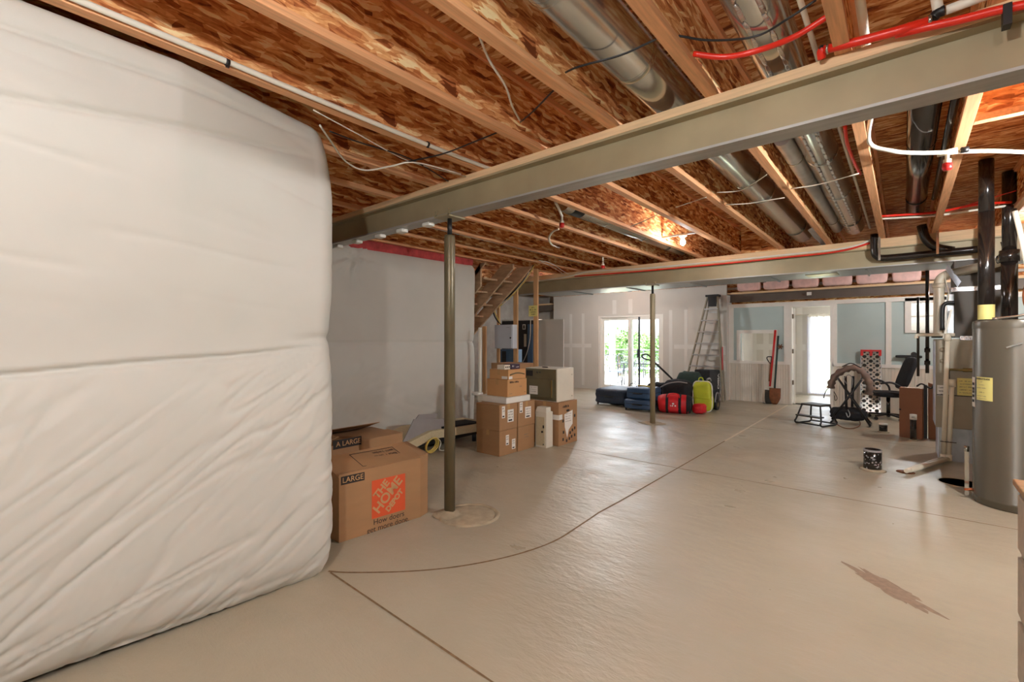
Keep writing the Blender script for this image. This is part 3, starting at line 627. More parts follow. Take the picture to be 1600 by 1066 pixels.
rduct('round_duct', 'thin round duct squeezed between the foil taped duct and a joist', -.685, 2.98, 3.9, 7.6, .06, (5.0,), 'galv_dull')
rduct('round_duct', 'short round duct with a dark sleeve left of the bulb', -2.825, 2.98, 4.2, 7.7, .10, (5.1, 6.2))
rduct('round_duct', 'slim duct near the stair, far left of the bulb', -4.55, 2.98, 3.8, 7.7, .09, (5.6,), 'galv_dull')
MB().tube([(-2.825, 4.35, 2.98), (-2.825, 4.55, 2.98)], .104, 28, False).build('dark_sleeve', 'black', [o for o in COL.objects if o.get('label', '').startswith('short round duct')][0])
tr_ = thing('trunk_duct', 'long flat sheet metal trunk duct behind the second beam', 'duct', (-2.4, 8.5, 2.46))
MB().box((-6.2, 8.12, 2.47), (1.2, 8.9, 2.78)).build('duct_body', 'galv_dull', tr_, .004)
for x in (-5.2, -4.0, -2.8, -1.6, -.4): MB().box((x - .012, 8.10, 2.45), (x + .012, 8.92, 2.80)).build('seam_strip', 'galv_dull', tr_)
MB().box((-1.15, 8.3, 2.462), (-.75, 8.62, 2.47)).build('register_plate', 'brass', tr_)
# ------------------------------------------------------------------ pipes and cables overhead
def pipe(name, label, pts, r, m, cat='pipe', group=None, sm=6, n=10):
    t = MB().tube(smoothpts(pts, sm) if sm else pts, r, n)
    return tag(t.build(name, m), label, cat, group, 'thing')
x = -2.54 + .052
wp = thing('water_pipe', 'long straight white pipe clipped to a joist above the near blanket wall', 'pipe', (x, 1, JB))
MB().tube(smoothpts([(x, -2.8, JB + .02), (x, .4, JB + .018), (x, 1.2, JB + .012), (x, 2.0, JB + .008), (x, 2.75, JB + .02)]), .014, 12).build('pipe_run', 'white_pipe', wp)
for y in (.83, 2.06): MB().tube([(x, y - .008, JB + .012), (x, y + .008, JB + .012)], .018, 12).box((x - .004, y - .008, JB - .012), (x + .004, y + .008, JB)).build('pipe_clip', 'black', wp)
x = -.135
pipe('water_pipe', 'straight white pipe running along a joist above the near beam at upper right', [(x, -1.0, 2.87), (x, 1.5, 2.87), (x, 2.55, 2.87), (x, 3.2, 2.87), (x + .005, 3.35, 2.85)], .018, 'cream_pipe')
sp = Zp(1480, 238, 2.76)
t = thing('sprinkler', 'white sprinkler pipe with a red capped head hanging below the joists at right', 'sprinkler', (sp.x, sp.y, 2.76))
MB().tube(smoothpts([(-.13, 3.35, 2.85), Zp(1358, 222, 2.82), Zp(1395, 236, 2.77), Zp(1435, 239, 2.765), sp, Zp(1545, 236, 2.765), Zp(1605, 238, 2.77), Zp(1700, 242, 2.80)]), .0135, 12).build('pipe_run', 'white_pipe', t)
MB().tube([sp - Vector((.05, -.0, 0)), sp + Vector((.05, 0, 0))], .02, 14).build('tee', 'cream_pipe', t)
def head(t, c, s=1.0):
    MB().lathe([(.012 * s, -.01), (.012 * s, -.045), (.022 * s, -.05), (.022 * s, -.075)], c, 16).build('head_body', 'cream_pipe', t)
    MB().lathe([(.026 * s, -.075), (.028 * s, -.105), (.022 * s, -.12), (0, -.122)], c, 16).build('red_cap', 'red', t)
head(t, sp)
MB().tube([(.295, sp.y + .03, 2.765), (.33, sp.y + .04, 2.765)], .02, 10).build('pipe_clip', 'black', t)
c2 = Zp(878, 338, 2.80)
t = thing('sprinkler', 'white sprinkler stub with a red cap just past the near beam, left of the bulb', 'sprinkler', c2)
MB().tube(smoothpts([Zp(868, 316, 2.86), Zp(873, 326, 2.84), c2]), .014, 10).build('pipe_run', 'white_pipe', t)
head(t, c2, 1.0)
MB().tube(smoothpts([Zp(873, 358, 2.80), Zp(864, 362, 2.80), Zp(858, 372, 2.79), Zp(862, 382, 2.80), Zp(874, 387, 2.83)]), .012, 10).build('branch', 'white_pipe', t)
c3 = Xp(942, 408, -3.727)
t = thing('sprinkler', 'small red capped sprinkler stub near the far beam, left of the thin post', 'sprinkler', c3)
MB().tube([Vector((c3.x, c3.y, JB + .03)), c3], .014, 10).build('pipe_run', 'white_pipe', t); head(t, c3, 1.2)
# pipes lying on the second beam's plate
ya = Y2B - HB - .03
pipe('water_pipe', 'white pipe running along the front of the second beam', [Yp(822, 441, ya), Yp(880, 434, ya), Yp(920, 425, ya), Yp(1000, 420, ya), Yp(1110, 410, ya), Yp(1220, 399, ya), Yp(1320, 388, ya), Yp(1372, 371, ya)], .014, 'white_pipe')
pipe('water_pipe', 'red pipe running under the white one along the second beam', [Yp(898, 432, ya), Yp(1000, 424, ya), Yp(1110, 414, ya), Yp(1220, 403, ya), Yp(1310, 393, ya), Yp(1366, 378, ya)], .012, 'red_pipe')
pipe('water_pipe', 'white pipe running between joists in front of the dark drain at right', [Zp(1376, 342, 2.85), Zp(1460, 337, 2.85), Zp(1520, 329, 2.85), Zp(1600, 318, 2.85)], .012, 'white_pipe')
pipe('water_pipe', 'red pipe running beside the white one in front of the dark drain at right', [Zp(1376, 338, 2.86), Zp(1460, 332, 2.86), Zp(1525, 320, 2.86), Zp(1580, 316, 2.87)], .013, 'red_pipe')
pipe('wire', 'thin red wire slanting above the pipes at right', [Zp(1490, 327, 2.9), Zp(1530, 315, 2.9), Zp(1588, 298, 2.9)], .004, 'red_pipe', 'wire')
pipe('water_pipe', 'white and red pipe bowing out from a joist behind the near beam', [Zp(1320, 196, 2.86), Zp(1324, 225, 2.84), Zp(1334, 252, 2.83), Zp(1344, 272, 2.85)], .011, 'red_pipe')
pipe('water_pipe', 'slim pale pipe along the joist side right of the foil taped duct', [(-.335, -1, 2.93), (-.335, 7.6, 2.93)], .012, 'cream_pipe', sm=0)
# red pipes above the near beam at upper right
yb = 2.56
t = thing('water_pipe', 'thick red pipe with steel collars above the near beam at upper right', 'pipe', Yp(1380, 55, yb))
q = [Yp(1287, 78, yb), Yp(1340, 65, yb), Yp(1400, 49, yb), Yp(1452, 33, yb)]
MB().tube(q, .019, 14).build('pipe_run', 'red_pipe', t)
MB().tube(smoothpts([Yp(1287, 78, yb), Yp(1283, 80, yb) , Yp(1284, 92, yb + .02)]), .017, 12).build('elbow', 'red_pipe', t)
MB().tube([Yp(1291, 77, yb), Yp(1295, 76, yb)], .022, 14).tube([Yp(1450, 33, yb), Yp(1456, 31, yb)], .022, 14).build('collar', 'galv', t)
MB().tube([Yp(1281, 78, yb), Yp(1287, 76, yb)], .018, 12).build('fitting', 'black', t)
t2 = thing('pipe_fitting', 'black elbow joining white pipes at the top right', 'fitting', Yp(1466, 22, yb))
MB().tube(smoothpts([Yp(1458, 28, yb), Yp(1466, 20, yb), Yp(1476, 16, yb)]), .02, 12).build('elbow', 'black', t2)
MB().tube([Yp(1466, 16, yb), Yp(1461, -12, yb)], .018, 12).tube([Yp(1478, 16, yb), Yp(1560, -14, yb)], .018, 12).build('pipe_run', 'white_pipe', t2)
pipe('water_pipe', 'second red pipe lying low along the plate of the near beam at upper right', [Yp(1400, 54, yb + .02), Yp(1450, 42, yb), Yp(1500, 31, yb), Yp(1560, 16, yb), Yp(1630, 2, yb)], .0165, 'red_pipe')
MB().box(Yp(1573, 22, yb) - Vector((.012, .024, .05)), Yp(1573, 22, yb) + Vector((.012, .024, .03))).build('pipe_clip', 'black', [o for o in COL.objects if o.get('label', '').startswith('thick red pipe')][0])
pipe('water_pipe', 'red pipe drooping between two joists at the top of the ceiling', [(-.235, Zp(1277, 34, 2.86).y, 2.87), Zp(1240, 58, 2.83), Zp(1180, 80, 2.80), Zp(1130, 89, 2.82), Zp(1083, 84, 2.86)], .013, 'red_pipe')
pipe('cable', 'black cable looping between two joists above the drooping red pipe', [Zp(1060, 56, 2.88), Zp(1110, 63, 2.85), Zp(1180, 57, 2.84), Zp(1230, 30, 2.84), Zp(1275, 0, 2.86)], .005, 'black', 'cable')
pipe('cable', 'black cable crossing under the wide shiny duct', [Zp(884, 113, 2.86), Zp(905, 104, 2.83), Zp(970, 86, 2.82), Zp(1028, 60, 2.83)], .005, 'black', 'cable')
pipe('cable', 'short black cable between the two joists left of the wide duct', [Zp(813, 191, 2.87), Zp(835, 172, 2.84), Zp(866, 140, 2.83)], .005, 'black', 'cable')
pipe('cable', 'white cable hanging in a long curve between joists at the top', [Zp(747, 52, 2.88), Zp(765, 95, 2.85), Zp(790, 135, 2.84), Zp(800, 165, 2.85), Zp(812, 188, 2.87)], .006, 'white_pipe', 'cable')
pipe('cable', 'white cable sagging in a loop beside the near blanket corner', [Zp(500, 196, 2.80), Zp(515, 218, 2.78), Zp(540, 252, 2.75), Zp(570, 266, 2.74), Zp(610, 260, 2.76), Zp(650, 254, 2.79), Zp(720, 272, 2.80)], .006, 'white_pipe', 'cable')
pipe('cable', 'black cable crossing the joists behind the near beam left end', [Zp(515, 205, 2.80), Zp(560, 222, 2.80), Zp(640, 248, 2.80), Zp(700, 283, 2.80)], .005, 'black', 'cable')
pipe('cable', 'black cable rising from the white loop to a joist', [Zp(630, 254, 2.79), Zp(690, 241, 2.80), Zp(740, 222, 2.84), Zp(782, 205, 2.86)], .005, 'black', 'cable')
pipe('cable', 'thin white cable stretched along the joists under the long white pipe', [Zp(490, 172, 2.80), Zp(560, 210, 2.80), Zp(640, 252, 2.80), Zp(728, 276, 2.80)], .004, 'white_pipe', 'cable')
for lab, pa in (('thin hanger wire under the wide duct, nearest', [(1120, 301), (1155, 298), (1180, 285), (1198, 273)]), ('hanger wire under the wide duct, second', [(1134, 320), (1170, 318), (1200, 313), (1226, 309)]), ('hanger wire slanting across the foil taped duct', [(1236, 295), (1280, 288), (1342, 271)]),
                ('hanger wire crossing the joist left of the wide duct', [(1056, 324), (1080, 316), (1104, 308)]), ('hanger wire left of the bulb', [(985, 354), (1005, 346), (1028, 335)])):
    pa = [Zp(u, v, 2.812) for u, v in pa]
    pipe('hanger_wire', lab, pa, .0045, 'white_pipe', 'wire', 'duct hanger wires', 4, 6)
for lab, pa in (('pale cable bundle sagging above the stud with the yellow sign', [(842, 407), (862, 412), (888, 428), (905, 425)]), ('pale cable running from the sign stud to the second beam', [(846, 409), (868, 420), (884, 430), (900, 431)])):
    pipe('cable', lab, [Zp(u, v, 2.79) for u, v in pa], .006, 'white_pipe', 'cable')
t = thing('plastic_sheet', 'crumpled pale blue plastic stuffed beside the wide duct at the second beam', 'plastic sheet', Zp(1285, 372, 2.86))
V = []
for i in range(6):
    for j in range(6):
        a_ = Zp(1262 + 24 * i / 5, 360 + 26 * i / 5, 2.86); V.append((a_.x + .09 * j / 5, a_.y, 2.86 + .03 * mnoise.noise(Vector((i * 1.3, j * 1.1, 2))) + .012 * j))
o_ = MB().grid(V, 6, 6, False).build('sheet', 'tag_blue', t); o_.modifiers.new('thick', 'SOLIDIFY').thickness = .004
# clips under the near beam
for k, (u, v) in enumerate(((531, 387), (561, 378), (597, 369), (631, 361), (672, 350))):
    c = Yp(u, v, Y1 + .02)
    mb = MB(); mb.soft((c.x, Y1 + .0, 2.535 - .018), (.10, .075, .034), 7, 6)
    tag(mb.build('foam_block', 'white'), ('white plastic cap under the near beam, %s' % ('closest to the blanket corner', 'second from the blanket corner', 'middle of the five', 'second left of the post head', 'closest to the post head')[k]), 'cap', 'white caps under the near beam', 'thing')
# black drains
def abs_(name, label, pts, r=.05, sm=0, straps=(), cat='drain pipe'):
    t = thing(name, label, cat, pts[0]); MB().tube(smoothpts(pts, sm) if sm else pts, r, 18).build('pipe_run', 'black_gloss', t); return t
t = abs_('drain_pipe', 'thick black drain pipe between joists above the sprinkler head', [(.10, 3.2, 2.97), (.10, 7.0, 2.97)], .085)
for y in (4.6, 6.4): MB().tube([(.10, y - .02, 2.97), (.10, y + .02, 2.97)], .088, 20).build('coupling', 'black_gloss', t)
abs_('drain_pipe', 'slim dark grey pipe along the joist right of the thick drain', [(.235, 3.0, 2.93), (.235, 6.4, 2.93)], .022)
yc = Y2B - HB - .09
t = abs_('drain_pipe', 'long black drain pipe strapped along the face of the second beam', [Yp(1366, 366, yc), Yp(1366, 392, yc), Yp(1371, 401, yc), Yp(1384, 403, yc), Yp(1450, 397, yc), Yp(1535, 389, yc)], .042, 5)
for u, v in ((1374, 402), (1465, 392)):
    c = Yp(u, v, yc - .05); MB().box((c.x - .012, c.y - .004, c.z - .04), (c.x + .012, c.y, JB + .05)).build('pipe_strap', 'galv', t)
abs_('drain_pipe', 'black drain elbow dropping behind the strapped drain', [Yp(1440, 352, yc + .02), Yp(1446, 372, yc + .02), Yp(1462, 386, yc + .02), Yp(1490, 392, yc + .02)], .05, 5)
# gas line behind the trunk duct and its drop
t = thing('gas_pipe', 'thin black gas pipe running behind the second beam and dropping beside the furnace', 'pipe', (.25, 8.3, 1))
xg = Yp(1452, 500, 8.3).x
MB().tube([(-6.0, 8.98, 2.50), (xg, 8.98, 2.50)], .022, 10).tube([(xg, 8.98, 2.50), (xg, 8.98, 1.0)], .022, 10).build('pipe_run', 'black_gloss', t)
for z in (1.30, 1.12): MB().tube([(xg, 8.98, z), (xg, 8.98, z + .06)], .034, 12).build('coupling', 'black_gloss', t)
MB().tube([(xg - .1, 8.98, 2.1), (xg - .1, 8.98, .95)], .016, 8).build('side_pipe', 'charcoal', t)
for x in (-4.4, -1.9): MB().tube([(x, 8.98, 2.50), (x + .08, 8.98, 2.50)], .03, 12).build('coupling', 'black_gloss', t)
# ------------------------------------------------------------------ stair seen from below
SL = .82; sx_, sz_ = -5.12, 2.80
st = thing('staircase', 'unfinished wooden stair seen from below beyond the far blanket wall', 'stairs', (-6.5, 6.2, 0))
zlow = lambda x: sz_ + SL * (x - sx_)
for k, (y, xe) in enumerate(((5.80, -5.60), (6.22, -5.22), (6.64, -5.12))):
    x0 = -8.4; xt = xe
    jc = JB - .008; xt = min(xt, sx_ - .02); MB().prism([(x0, y, zlow(x0)), (xt, y, min(jc - .02, zlow(xt))), (xt, y, jc), (sx_ + (jc - .30 - sz_) / SL, y, jc), (x0, y, zlow(x0) + .30)], (0, .04, 0)).build('stringer', 'stringer', st)
mb = MB(); mt = MB()
for i in range(14):
    x = -5.35 - i * .25; z = zlow(x) + .36
    if z > JB - .22: continue
    if z < .25: break
    mb.box((x, 5.86, z), (x + .016, 6.72, z + .20)); mt.box((x, 5.86, z - .03), (x + .27, 6.72, z))
mb.build('riser', 'osb_riser', st); mt.build('tread', 'stringer', st)
t = thing('cable_bundle', 'bundle of cables fastened down the outer stair stringer', 'cable', (-5.5, 6.75, 2))
def onst(u, v, dy=6.72): return Yp(u, v, dy)
MB().tube(smoothpts([onst(834, 414), onst(822, 432), onst(808, 450), onst(792, 466), onst(776, 478), onst(771, 488), onst(776, 500), onst(784, 508)]), .012, 8).build('black_cable', 'black', t)
MB().tube(smoothpts([onst(836, 413), onst(826, 430), onst(810, 451), onst(790, 471), onst(775, 483), onst(774, 490), onst(782, 506)]), .012, 8).build('yellow_cable', 'cable_yellow', t)
MB().tube(smoothpts([onst(832, 415), onst(820, 437), onst(803, 458), onst(785, 476)]), .012, 8).build('white_cable', 'white_pipe', t)
YS = 6.80
for lab, u, v, wd in (('bare stud under the stair behind the white panel box', 805, 452, .095), ('bare stud reaching the joists with the yellow sign on it', 836.5, 420, .09), ('bare stud at the foot of the stair, far left', 756, 510, .09), ('bare stud at the foot of the stair, left of the white panel box', 778, 478, .06)):
    p = Yp(u, v, YS); mb = MB().box((p.x - wd / 2, YS, 0), (p.x + wd / 2, YS + .04, min(p.z, JB)))
    tag(mb.build('wall_stud', 'stud', None, .003), lab, 'stud', 'studs under the stair', 'thing')
p = Yp(833, 486, YS - .004)
t = thing('warning_sign', 'small yellow printed notice stapled to a bare stud', 'sign', p)
MB().box((p.x - .10, p.y - .003, p.z - .10), (p.x + .10, p.y, p.z + .10)).build('sheet', 'yellow', t)
for k, w_ in enumerate((.07, .15, .13, .11)): scrawl(t, (p.x, p.y - .0035, p.z + .065 - k * .042), (1, 0, 0), (0, 0, 1), w_, .022, 'ink', k)
# ------------------------------------------------------------------ moving boxes by the near post
XF, XB = -3.10, -3.62
def carton(name, label, a, b, m='cardboard', group=None, cat='box', flaps=True, seam='x', tape=True):
    """closed carton from corner a to corner b: walls, two top flaps with a slit, tape strip"""
    (x0, y0, z0), (x1, y1, z1) = a, b
    t = thing(name, label, cat, ((x0 + x1) / 2, (y0 + y1) / 2, z0), group=group)
    MB().box(a, (x1, y1, z1 - .004)).build('body', m, t, .007)
    mb = MB(); xm_, ym_ = (x0 + x1) / 2, (y0 + y1) / 2; g = .002
    if seam == 'y': mb.box((x0, y0, z1 - .004), (xm_ - g, y1, z1)).box((xm_ + g, y0, z1 - .004), (x1, y1, z1))
    else: mb.box((x0, y0, z1 - .004), (x1, ym_ - g, z1)).box((x0, ym_ + g, z1 - .004), (x1, y1, z1))
    mb.build('flap', m, t)
    if tape:
        mb = MB()
        if seam == 'y': mb.box((xm_ - .025, y0 - .001, z1), (xm_ + .025, y1 + .001, z1 + .001)).box((xm_ - .025, y0 - .0012, z1 - .07), (xm_ + .025, y0, z1))
        else: mb.box((x0, ym_ - .025, z1), (x1, ym_ + .025, z1 + .001)).box((x1, ym_ - .025, z1 - .07), (x1 + .0012, ym_ + .025, z1))
        mb.build('tape', 'tape', t)
    return t
ex, ez = (0, 1, 0), (0, 0, 1)         # on faces that look toward +x the print runs along +y
nb = thing('moving_box', 'large printed moving box with an orange logo beside the near steel post', 'box', (-3.35, 2.19, 0), group='moving boxes')
y0, y1, yk, zt = 1.79, 2.60, 2.49, .50
X0 = lambda y: -3.165 + (y - 1.79) * .09
MB().prism([(X0(y0), y0, 0), (X0(yk), yk, 0), (X0(yk) - .035, y1, 0), (XB, y1, 0), (XB - .02, y0, 0)], (0, 0, zt)).build('body', 'cardboard', nb, .003)
xd = Vector((.09, 1, 0)).normalized()
mb = MB()
A, B_, Cc, Dd = Vector((X0(y0) + .002, y0 - .004, zt - .02)), Vector((X0(yk) + .002, yk, zt + .005)), Vector((-3.41, yk + .05, zt + .075)), Vector((-3.43, y0 - .02, zt + .075))
for P in ((A, B_, Cc, Dd), (B_, Vector((X0(yk) - .03, y1 + .004, zt + .004)), Vector((-3.42, y1 - .01, zt + .07)), Cc), (Dd, Cc, Vector((XB, yk, zt + .02)), Vector((XB, y0, zt + .01)))):
    mb.prism(P, (0, 0, .005))
mb.build('flap', 'cardboard', nb)
pf = lambda y, z: (X0(y), y, z)
q = Xp(551.5, 748, -3.155); pl = patch(nb, 'size_label', 'ink', (X0(q.y), q.y, q.z), xd, ez, .185, .062); pl['label'] = 'black LARGE label'
text(nb, 'LARGE', Vector((X0(q.y), q.y, q.z)) + Vector((.003, 0, 0)), xd, ez, .056, 'card_print', bold=.0005)
q = Xp(607.5, 774.5, -3.13); lc = (X0(q.y), q.y, q.z); S_ = .295
lg = patch(nb, 'logo', 'orange', lc, xd, ez, S_, S_); lg['label'] = 'orange square logo'
dg = math.radians(45)
def diag(txt, a, b_, size):
    n = Vector((1, -.09, 0)).normalized(); q = Quaternion(n, dg); px_, pu = q @ xd, q @ Vector(ez)
    return text(nb, txt, Vector(lc) + n * .003 + px_ * a + pu * b_, px_, pu, size, 'card_print', bold=.003)
diag('THE', .0, .092, .082); diag('HOME', 0, .012, .108); diag('DEPOT', .0, -.070, .060)
for s_, u_, v_ in (('How doers', 608, 809.5), ('get more done.', 607.5, 820)): q = Xp(u_, v_, -3.128); text(nb, s_, (X0(q.y) + .002, q.y, q.z), xd, ez, .060, 'ink')
ub = (Dd - A).normalized(); nn = xd.cross(ub); oc = (A + B_ + Cc + Dd) / 4 + nn * .008 + Vector((0, .05, 0))
mb = MB(); hw, hh = .19, .095
for a_, b2_ in (((-hw, -hh), (hw, -hh)), ((hw, -hh), (hw, hh)), ((hw, hh), (-hw, hh)), ((-hw, hh), (-hw, -hh))): mb.bar(oc + xd * a_[0] + ub * a_[1], oc + xd * b2_[0] + ub * b2_[1], .005, .001, nn)
mb.build('printed_frame', 'ink', nb)
for k in range(3): scrawl(nb, oc + ub * (.055 - .055 * k) + xd * .07, -xd, -ub, .2, .03, 'ink', k + 5)
# box behind it
bb = thing('moving_box', 'second moving box with loose lifted flaps standing behind the printed one', 'box', (-3.75, 2.2, 0), group='moving boxes')
bx0, bx1, by0, by1, bz = -4.40, -3.84, 1.95, 2.86, .55
MB().box((bx0, by0, 0), (bx1, by1, bz)).build('body', 'cardboard', bb, .003)
mb = MB(); mb.prism([(bx1, by0, bz), (bx1, by1, bz + .002), (bx1 - .25, by1, bz + .008), (bx1 - .25, by0, bz + .008)], (0, 0, .005))
mb.prism([(bx0, by0, bz), (bx0, by1 - .05, bz), (bx0 + .34, by1 - .12, bz + .10), (bx0 + .34, by0, bz + .10)], (0, 0, .005)); mb.prism([(bx0 + .1, by0, bz), (bx1 - .05, by0, bz), (bx1 - .1, by0 + .28, bz + .05), (bx0 + .1, by0 + .28, bz + .05)], (0, 0, .005))
mb.build('flap', 'cardboard', bb)
q = Xp(543, 692, bx1); patch(bb, 'size_label', 'ink', (bx1, q.y, q.z + .0), ex, ez, .28, .08)
text(bb, 'A LARGE', (bx1 + .003, q.y + .01, q.z), ex, ez, .062, 'card_print', bold=.0005)
# ------------------------------------------------------------------ adjustable bed base along the far blanket wall
bd = thing('bed_base', 'folded adjustable bed base lying along the far blanket wall behind the near post', 'bed base', (-5.0, 4.3, 0))
xa = -4.72
ka = Xp(600, 712, xa); kb = Xp(674, 674, xa); kc = Xp(760, 660, xa)
kd = Xp(768, 659.5, xa)
mb = MB(); th = .11
for p, q in ((ka, kb), (kb, kd)):
    mb.prism([(xa, p.y, p.z - th), (xa, q.y, q.z - th), (xa, q.y, q.z), (xa, p.y, p.z)], (-.62, 0, 0))
mb.build('upholstered_deck', 'beige_fabric', bd, .006)
mb = MB(); e0, e1 = kb.lerp(kd, .2), kb.lerp(kd, .8); mb.prism([e0 + Vector((-.03, 0, 0)), e1 + Vector((-.03, 0, 0)), e1 + Vector((-.03, 0, .025)), e0 + Vector((-.03, 0, .025))], (-.3, 0, 0)); mb.build('dark_pad', 'black_cloth', bd)
mb = MB()
mb.box((xa - .06, 3.5, .10), (xa - .12, 5.0, .16)).box((xa - .50, 3.5, .10), (xa - .56, 5.0, .16))
for y in (3.6, 4.85):
    for x in (xa - .09, xa - .53): mb.cyl((x, y, 0), (x, y, .12), .03, 12)
mb.bar((xa - .3, 3.9, .13), (xa - .3, kb.y, kb.z - .12), .05, .05); mb.box((xa - .15, 4.1, .12), (xa - .45, 4.7, .2))
mb.build('steel_underframe', 'black', bd)
t = thing('cable_coil', 'coiled yellow cable hanging under the bed base beside the near post', 'cable', (xa + .06, 3.45, 0))
c = Xp(676, 702, xa + .05); ring_ = []
mb = MB()
for k in range(3):
    R = .10 - .008 * k; mb.tube([(c.x + .03 * math.sin(a * 1.0) - .02 * k, c.y + R * math.cos(a) * 1.0, .115 + R * math.sin(a)) for a in [2 * PI * i / 28 for i in range(28)]], .0075, 8, closed=True)
mb.build('coil', 'cable_yellow', t)
MB().tube(smoothpts([(c.x, c.y - .02, .20), (c.x + .01, c.y + .08, .19), (c.x, c.y + .14, .12), (c.x + .02, c.y + .1, .04), (c.x + .05, c.y + .25, .012)]), .006, 8).build('loose_end', 'white_pipe', t)
# grey paper sheets leaning on the blanket
gp = thing('paper_sheet', 'crumpled grey plastic sheets leaning on the far blanket wall above the bed base', 'sheet', (-5.3, 3.9, .3))
for k, (us, m_) in enumerate(((((628, 692), (640, 668), (646, 655), (700, 654), (700, 672), (660, 684)), 'grey_sheet'), (((648, 656), (654, 648), (683, 646), (680, 656)), 'grey_sheet'))):
    P = [Xp(u, v, -4.80 - .03 * k) for u, v in us]
    MB().prism(P, (.012, 0, 0)).build('sheet', m_, gp)
# ------------------------------------------------------------------ stack of cartons
def cl(g): return {'group': 'stacked cartons'}
bxA = (-4.31, 4.40); xr = -3.91
f1 = carton('cardboard_box', 'bottom near carton of the stack, standing on the floor with two small labels', (-4.32, 4.40, 0), (xr, 4.745, .325), group='stacked cartons', seam='y')
f2 = carton('cardboard_box', 'bottom far carton of the stack, next to the white wall heater', (-4.32, 4.757, 0), (xr + .01, 5.11, .325), group='stacked cartons', seam='y')
f3 = carton('cardboard_box', 'upper near carton of the stack with a square white label', (-4.31, 4.385, .326), (xr + .012, 4.74, .655), group='stacked cartons', seam='x')
f4 = carton('cardboard_box', 'upper far carton of the stack with a tall label and a square one', (-4.31, 4.756, .326), (xr + .01, 5.12, .655), group='stacked cartons', seam='x')
def lab(par, x, y, z, w_, h, lines=3, m='paper', seed=1):
    patch(par, 'shipping_label', m, (x, y, z), ex, ez, w_, h)
    for k in range(lines): scrawl(par, (x + .002, y, z + h * .32 - k * h * .22), ex, ez, w_ * .75, h * .11, 'ink', seed + k)
    MB().box((x + .002, y - w_ * .35, z - h * .42), (x + .0025, y + w_ * .25, z - h * .3)).build('barcode', 'ink', par)
lab(f3, xr + .012, 4.46, .56, .06, .15, 2); lab(f3, xr + .012, 4.60, .50, .12, .16, 3, seed=4)
lab(f4, xr + .01, 4.82, .58, .065, .14, 2, seed=8); lab(f4, xr + .01, 4.97, .50, .13, .15, 3, seed=12)
lab(f1, xr, 4.55, .19, .06, .13, 2, seed=15); lab(f1, xr, 4.675, .12, .07, .13, 2, seed=18)
for k in range(2): scrawl(f2, (xr + .01, 4.93, .21 - k * .035), ex, ez, .12, .02, 'grey_print', 20 + k)
tr_ = carton('flat_box', 'flat white carton lying on top of the stacked cartons', (-4.42, 4.52, .656), (-3.90, 5.02, .735), 'white', None, tape=False)
g1 = carton('cardboard_box', 'large plain carton sitting on the flat white carton', (-4.30, 4.58, .736), (-3.93, 4.98, .96), 'cardboard_lt', 'small cartons on the flat white box', seam='y')
for k in range(1): scrawl(g1, (-3.929, 4.71, .925), ex, ez, .2, .024, 'ink', 31, lw=.22)
scrawl(g1, (-3.929, 4.85, .86), ex, ez, .06, .018, 'grey_print', 33); scrawl(g1, (-3.929, 4.64, .775), ex, ez, .07, .014, 'grey_print', 34); scrawl(g1, (-3.929, 4.94, .78), ex, ez, .03, .016, 'ink', 35)
g2 = carton('cardboard_box', 'topmost carton of the stack with a curved olive band printed on it', (-4.27, 4.60, .961), (-3.935, 4.96, 1.09), 'cardboard_lt', 'small cartons on the flat white box', seam='y')
mb = MB(); pts = []
for i in range(13): a = i / 12; pts.append((-3.9335, 4.63 + .30 * a, 1.02 + .022 * math.sin(a * PI)))
mb.tube(pts, .008, 6).build('printed_band', 'olive', g2)
patch(g2, 'shipping_label', 'paper', (-3.935, 4.645, .985), ex, ez, .07, .035); patch(g2, 'shipping_label', 'paper', (-4.0, 4.60, .985), (1, 0, 0), ez, .1, .035)
tb = thing('small_box', 'small dark plum printed box on top of the highest carton', 'box', (-4.05, 4.75, 1.091))
MB().box((-4.13, 4.72, 1.091), (-3.985, 4.90, 1.155)).build('body', 'purple', tb, .002)
scrawl(tb, (-3.984, 4.76, 1.13), ex, ez, .05, .02, 'paper', 41); scrawl(tb, (-3.984, 4.85, 1.118), ex, ez, .07, .014, 'paper', 42)
tw = thing('outlet_box', 'pale metal strip box with three round holes beside the small plum box', 'box', (-4.09, 4.66, 1.091))
MB().box((-4.13, 4.60, 1.091), (-4.0, 4.712, 1.15)).build('body', 'offwhite', tw, .002)
for k in range(3): MB().cyl((-4.0005, 4.625 + k * .033, 1.122), (-3.998, 4.625 + k * .033, 1.122), .011, 14).build('hole', 'black', tw)
# boxes with orange print behind, at the foot of the stair
for k, (z0, z1) in enumerate(((.0, .38), (.381, .74), (.741, 1.06))):
    if k == 0: continue
p0 = Yp(755, 560, 5.75)
for k, (z0, z1) in enumerate(((0, .36), (.361, .72), (.721, 1.09))):
    t = carton('moving_box', ('moving box at the bottom of the pile behind the stacked cartons', 'middle moving box with an orange print behind the stacked cartons', 'top moving box with an orange print behind the stacked cartons')[k], (-5.30, 5.75, z0), (-4.75, 6.2, z1), 'cardboard', 'moving boxes behind the stack', seam='y')
    patch(t, 'logo', 'orange', (-4.83, 5.75, (z0 + z1) / 2), (1, 0, 0), ez, .14, .15)
t = thing('white_post', 'white plastic pipe standing upright behind the stacked cartons', 'pipe', (-5.02, 5.35, 0))
p = Yp(750, 620, 5.35)
MB().tube([(p.x, 5.35, .02), (p.x, 5.35, Yp(750, 512, 5.35).z)], .026, 14).build('pipe_run', 'white_pipe', t)
MB().box((p.x - .05, 5.29, 0), (p.x + .05, 5.41, .03)).build('foot', 'white', t)
MB().soft((p.x - .02, 5.31, .62), (.16, .12, .05), 7, 6).build('bracket', 'white', t)
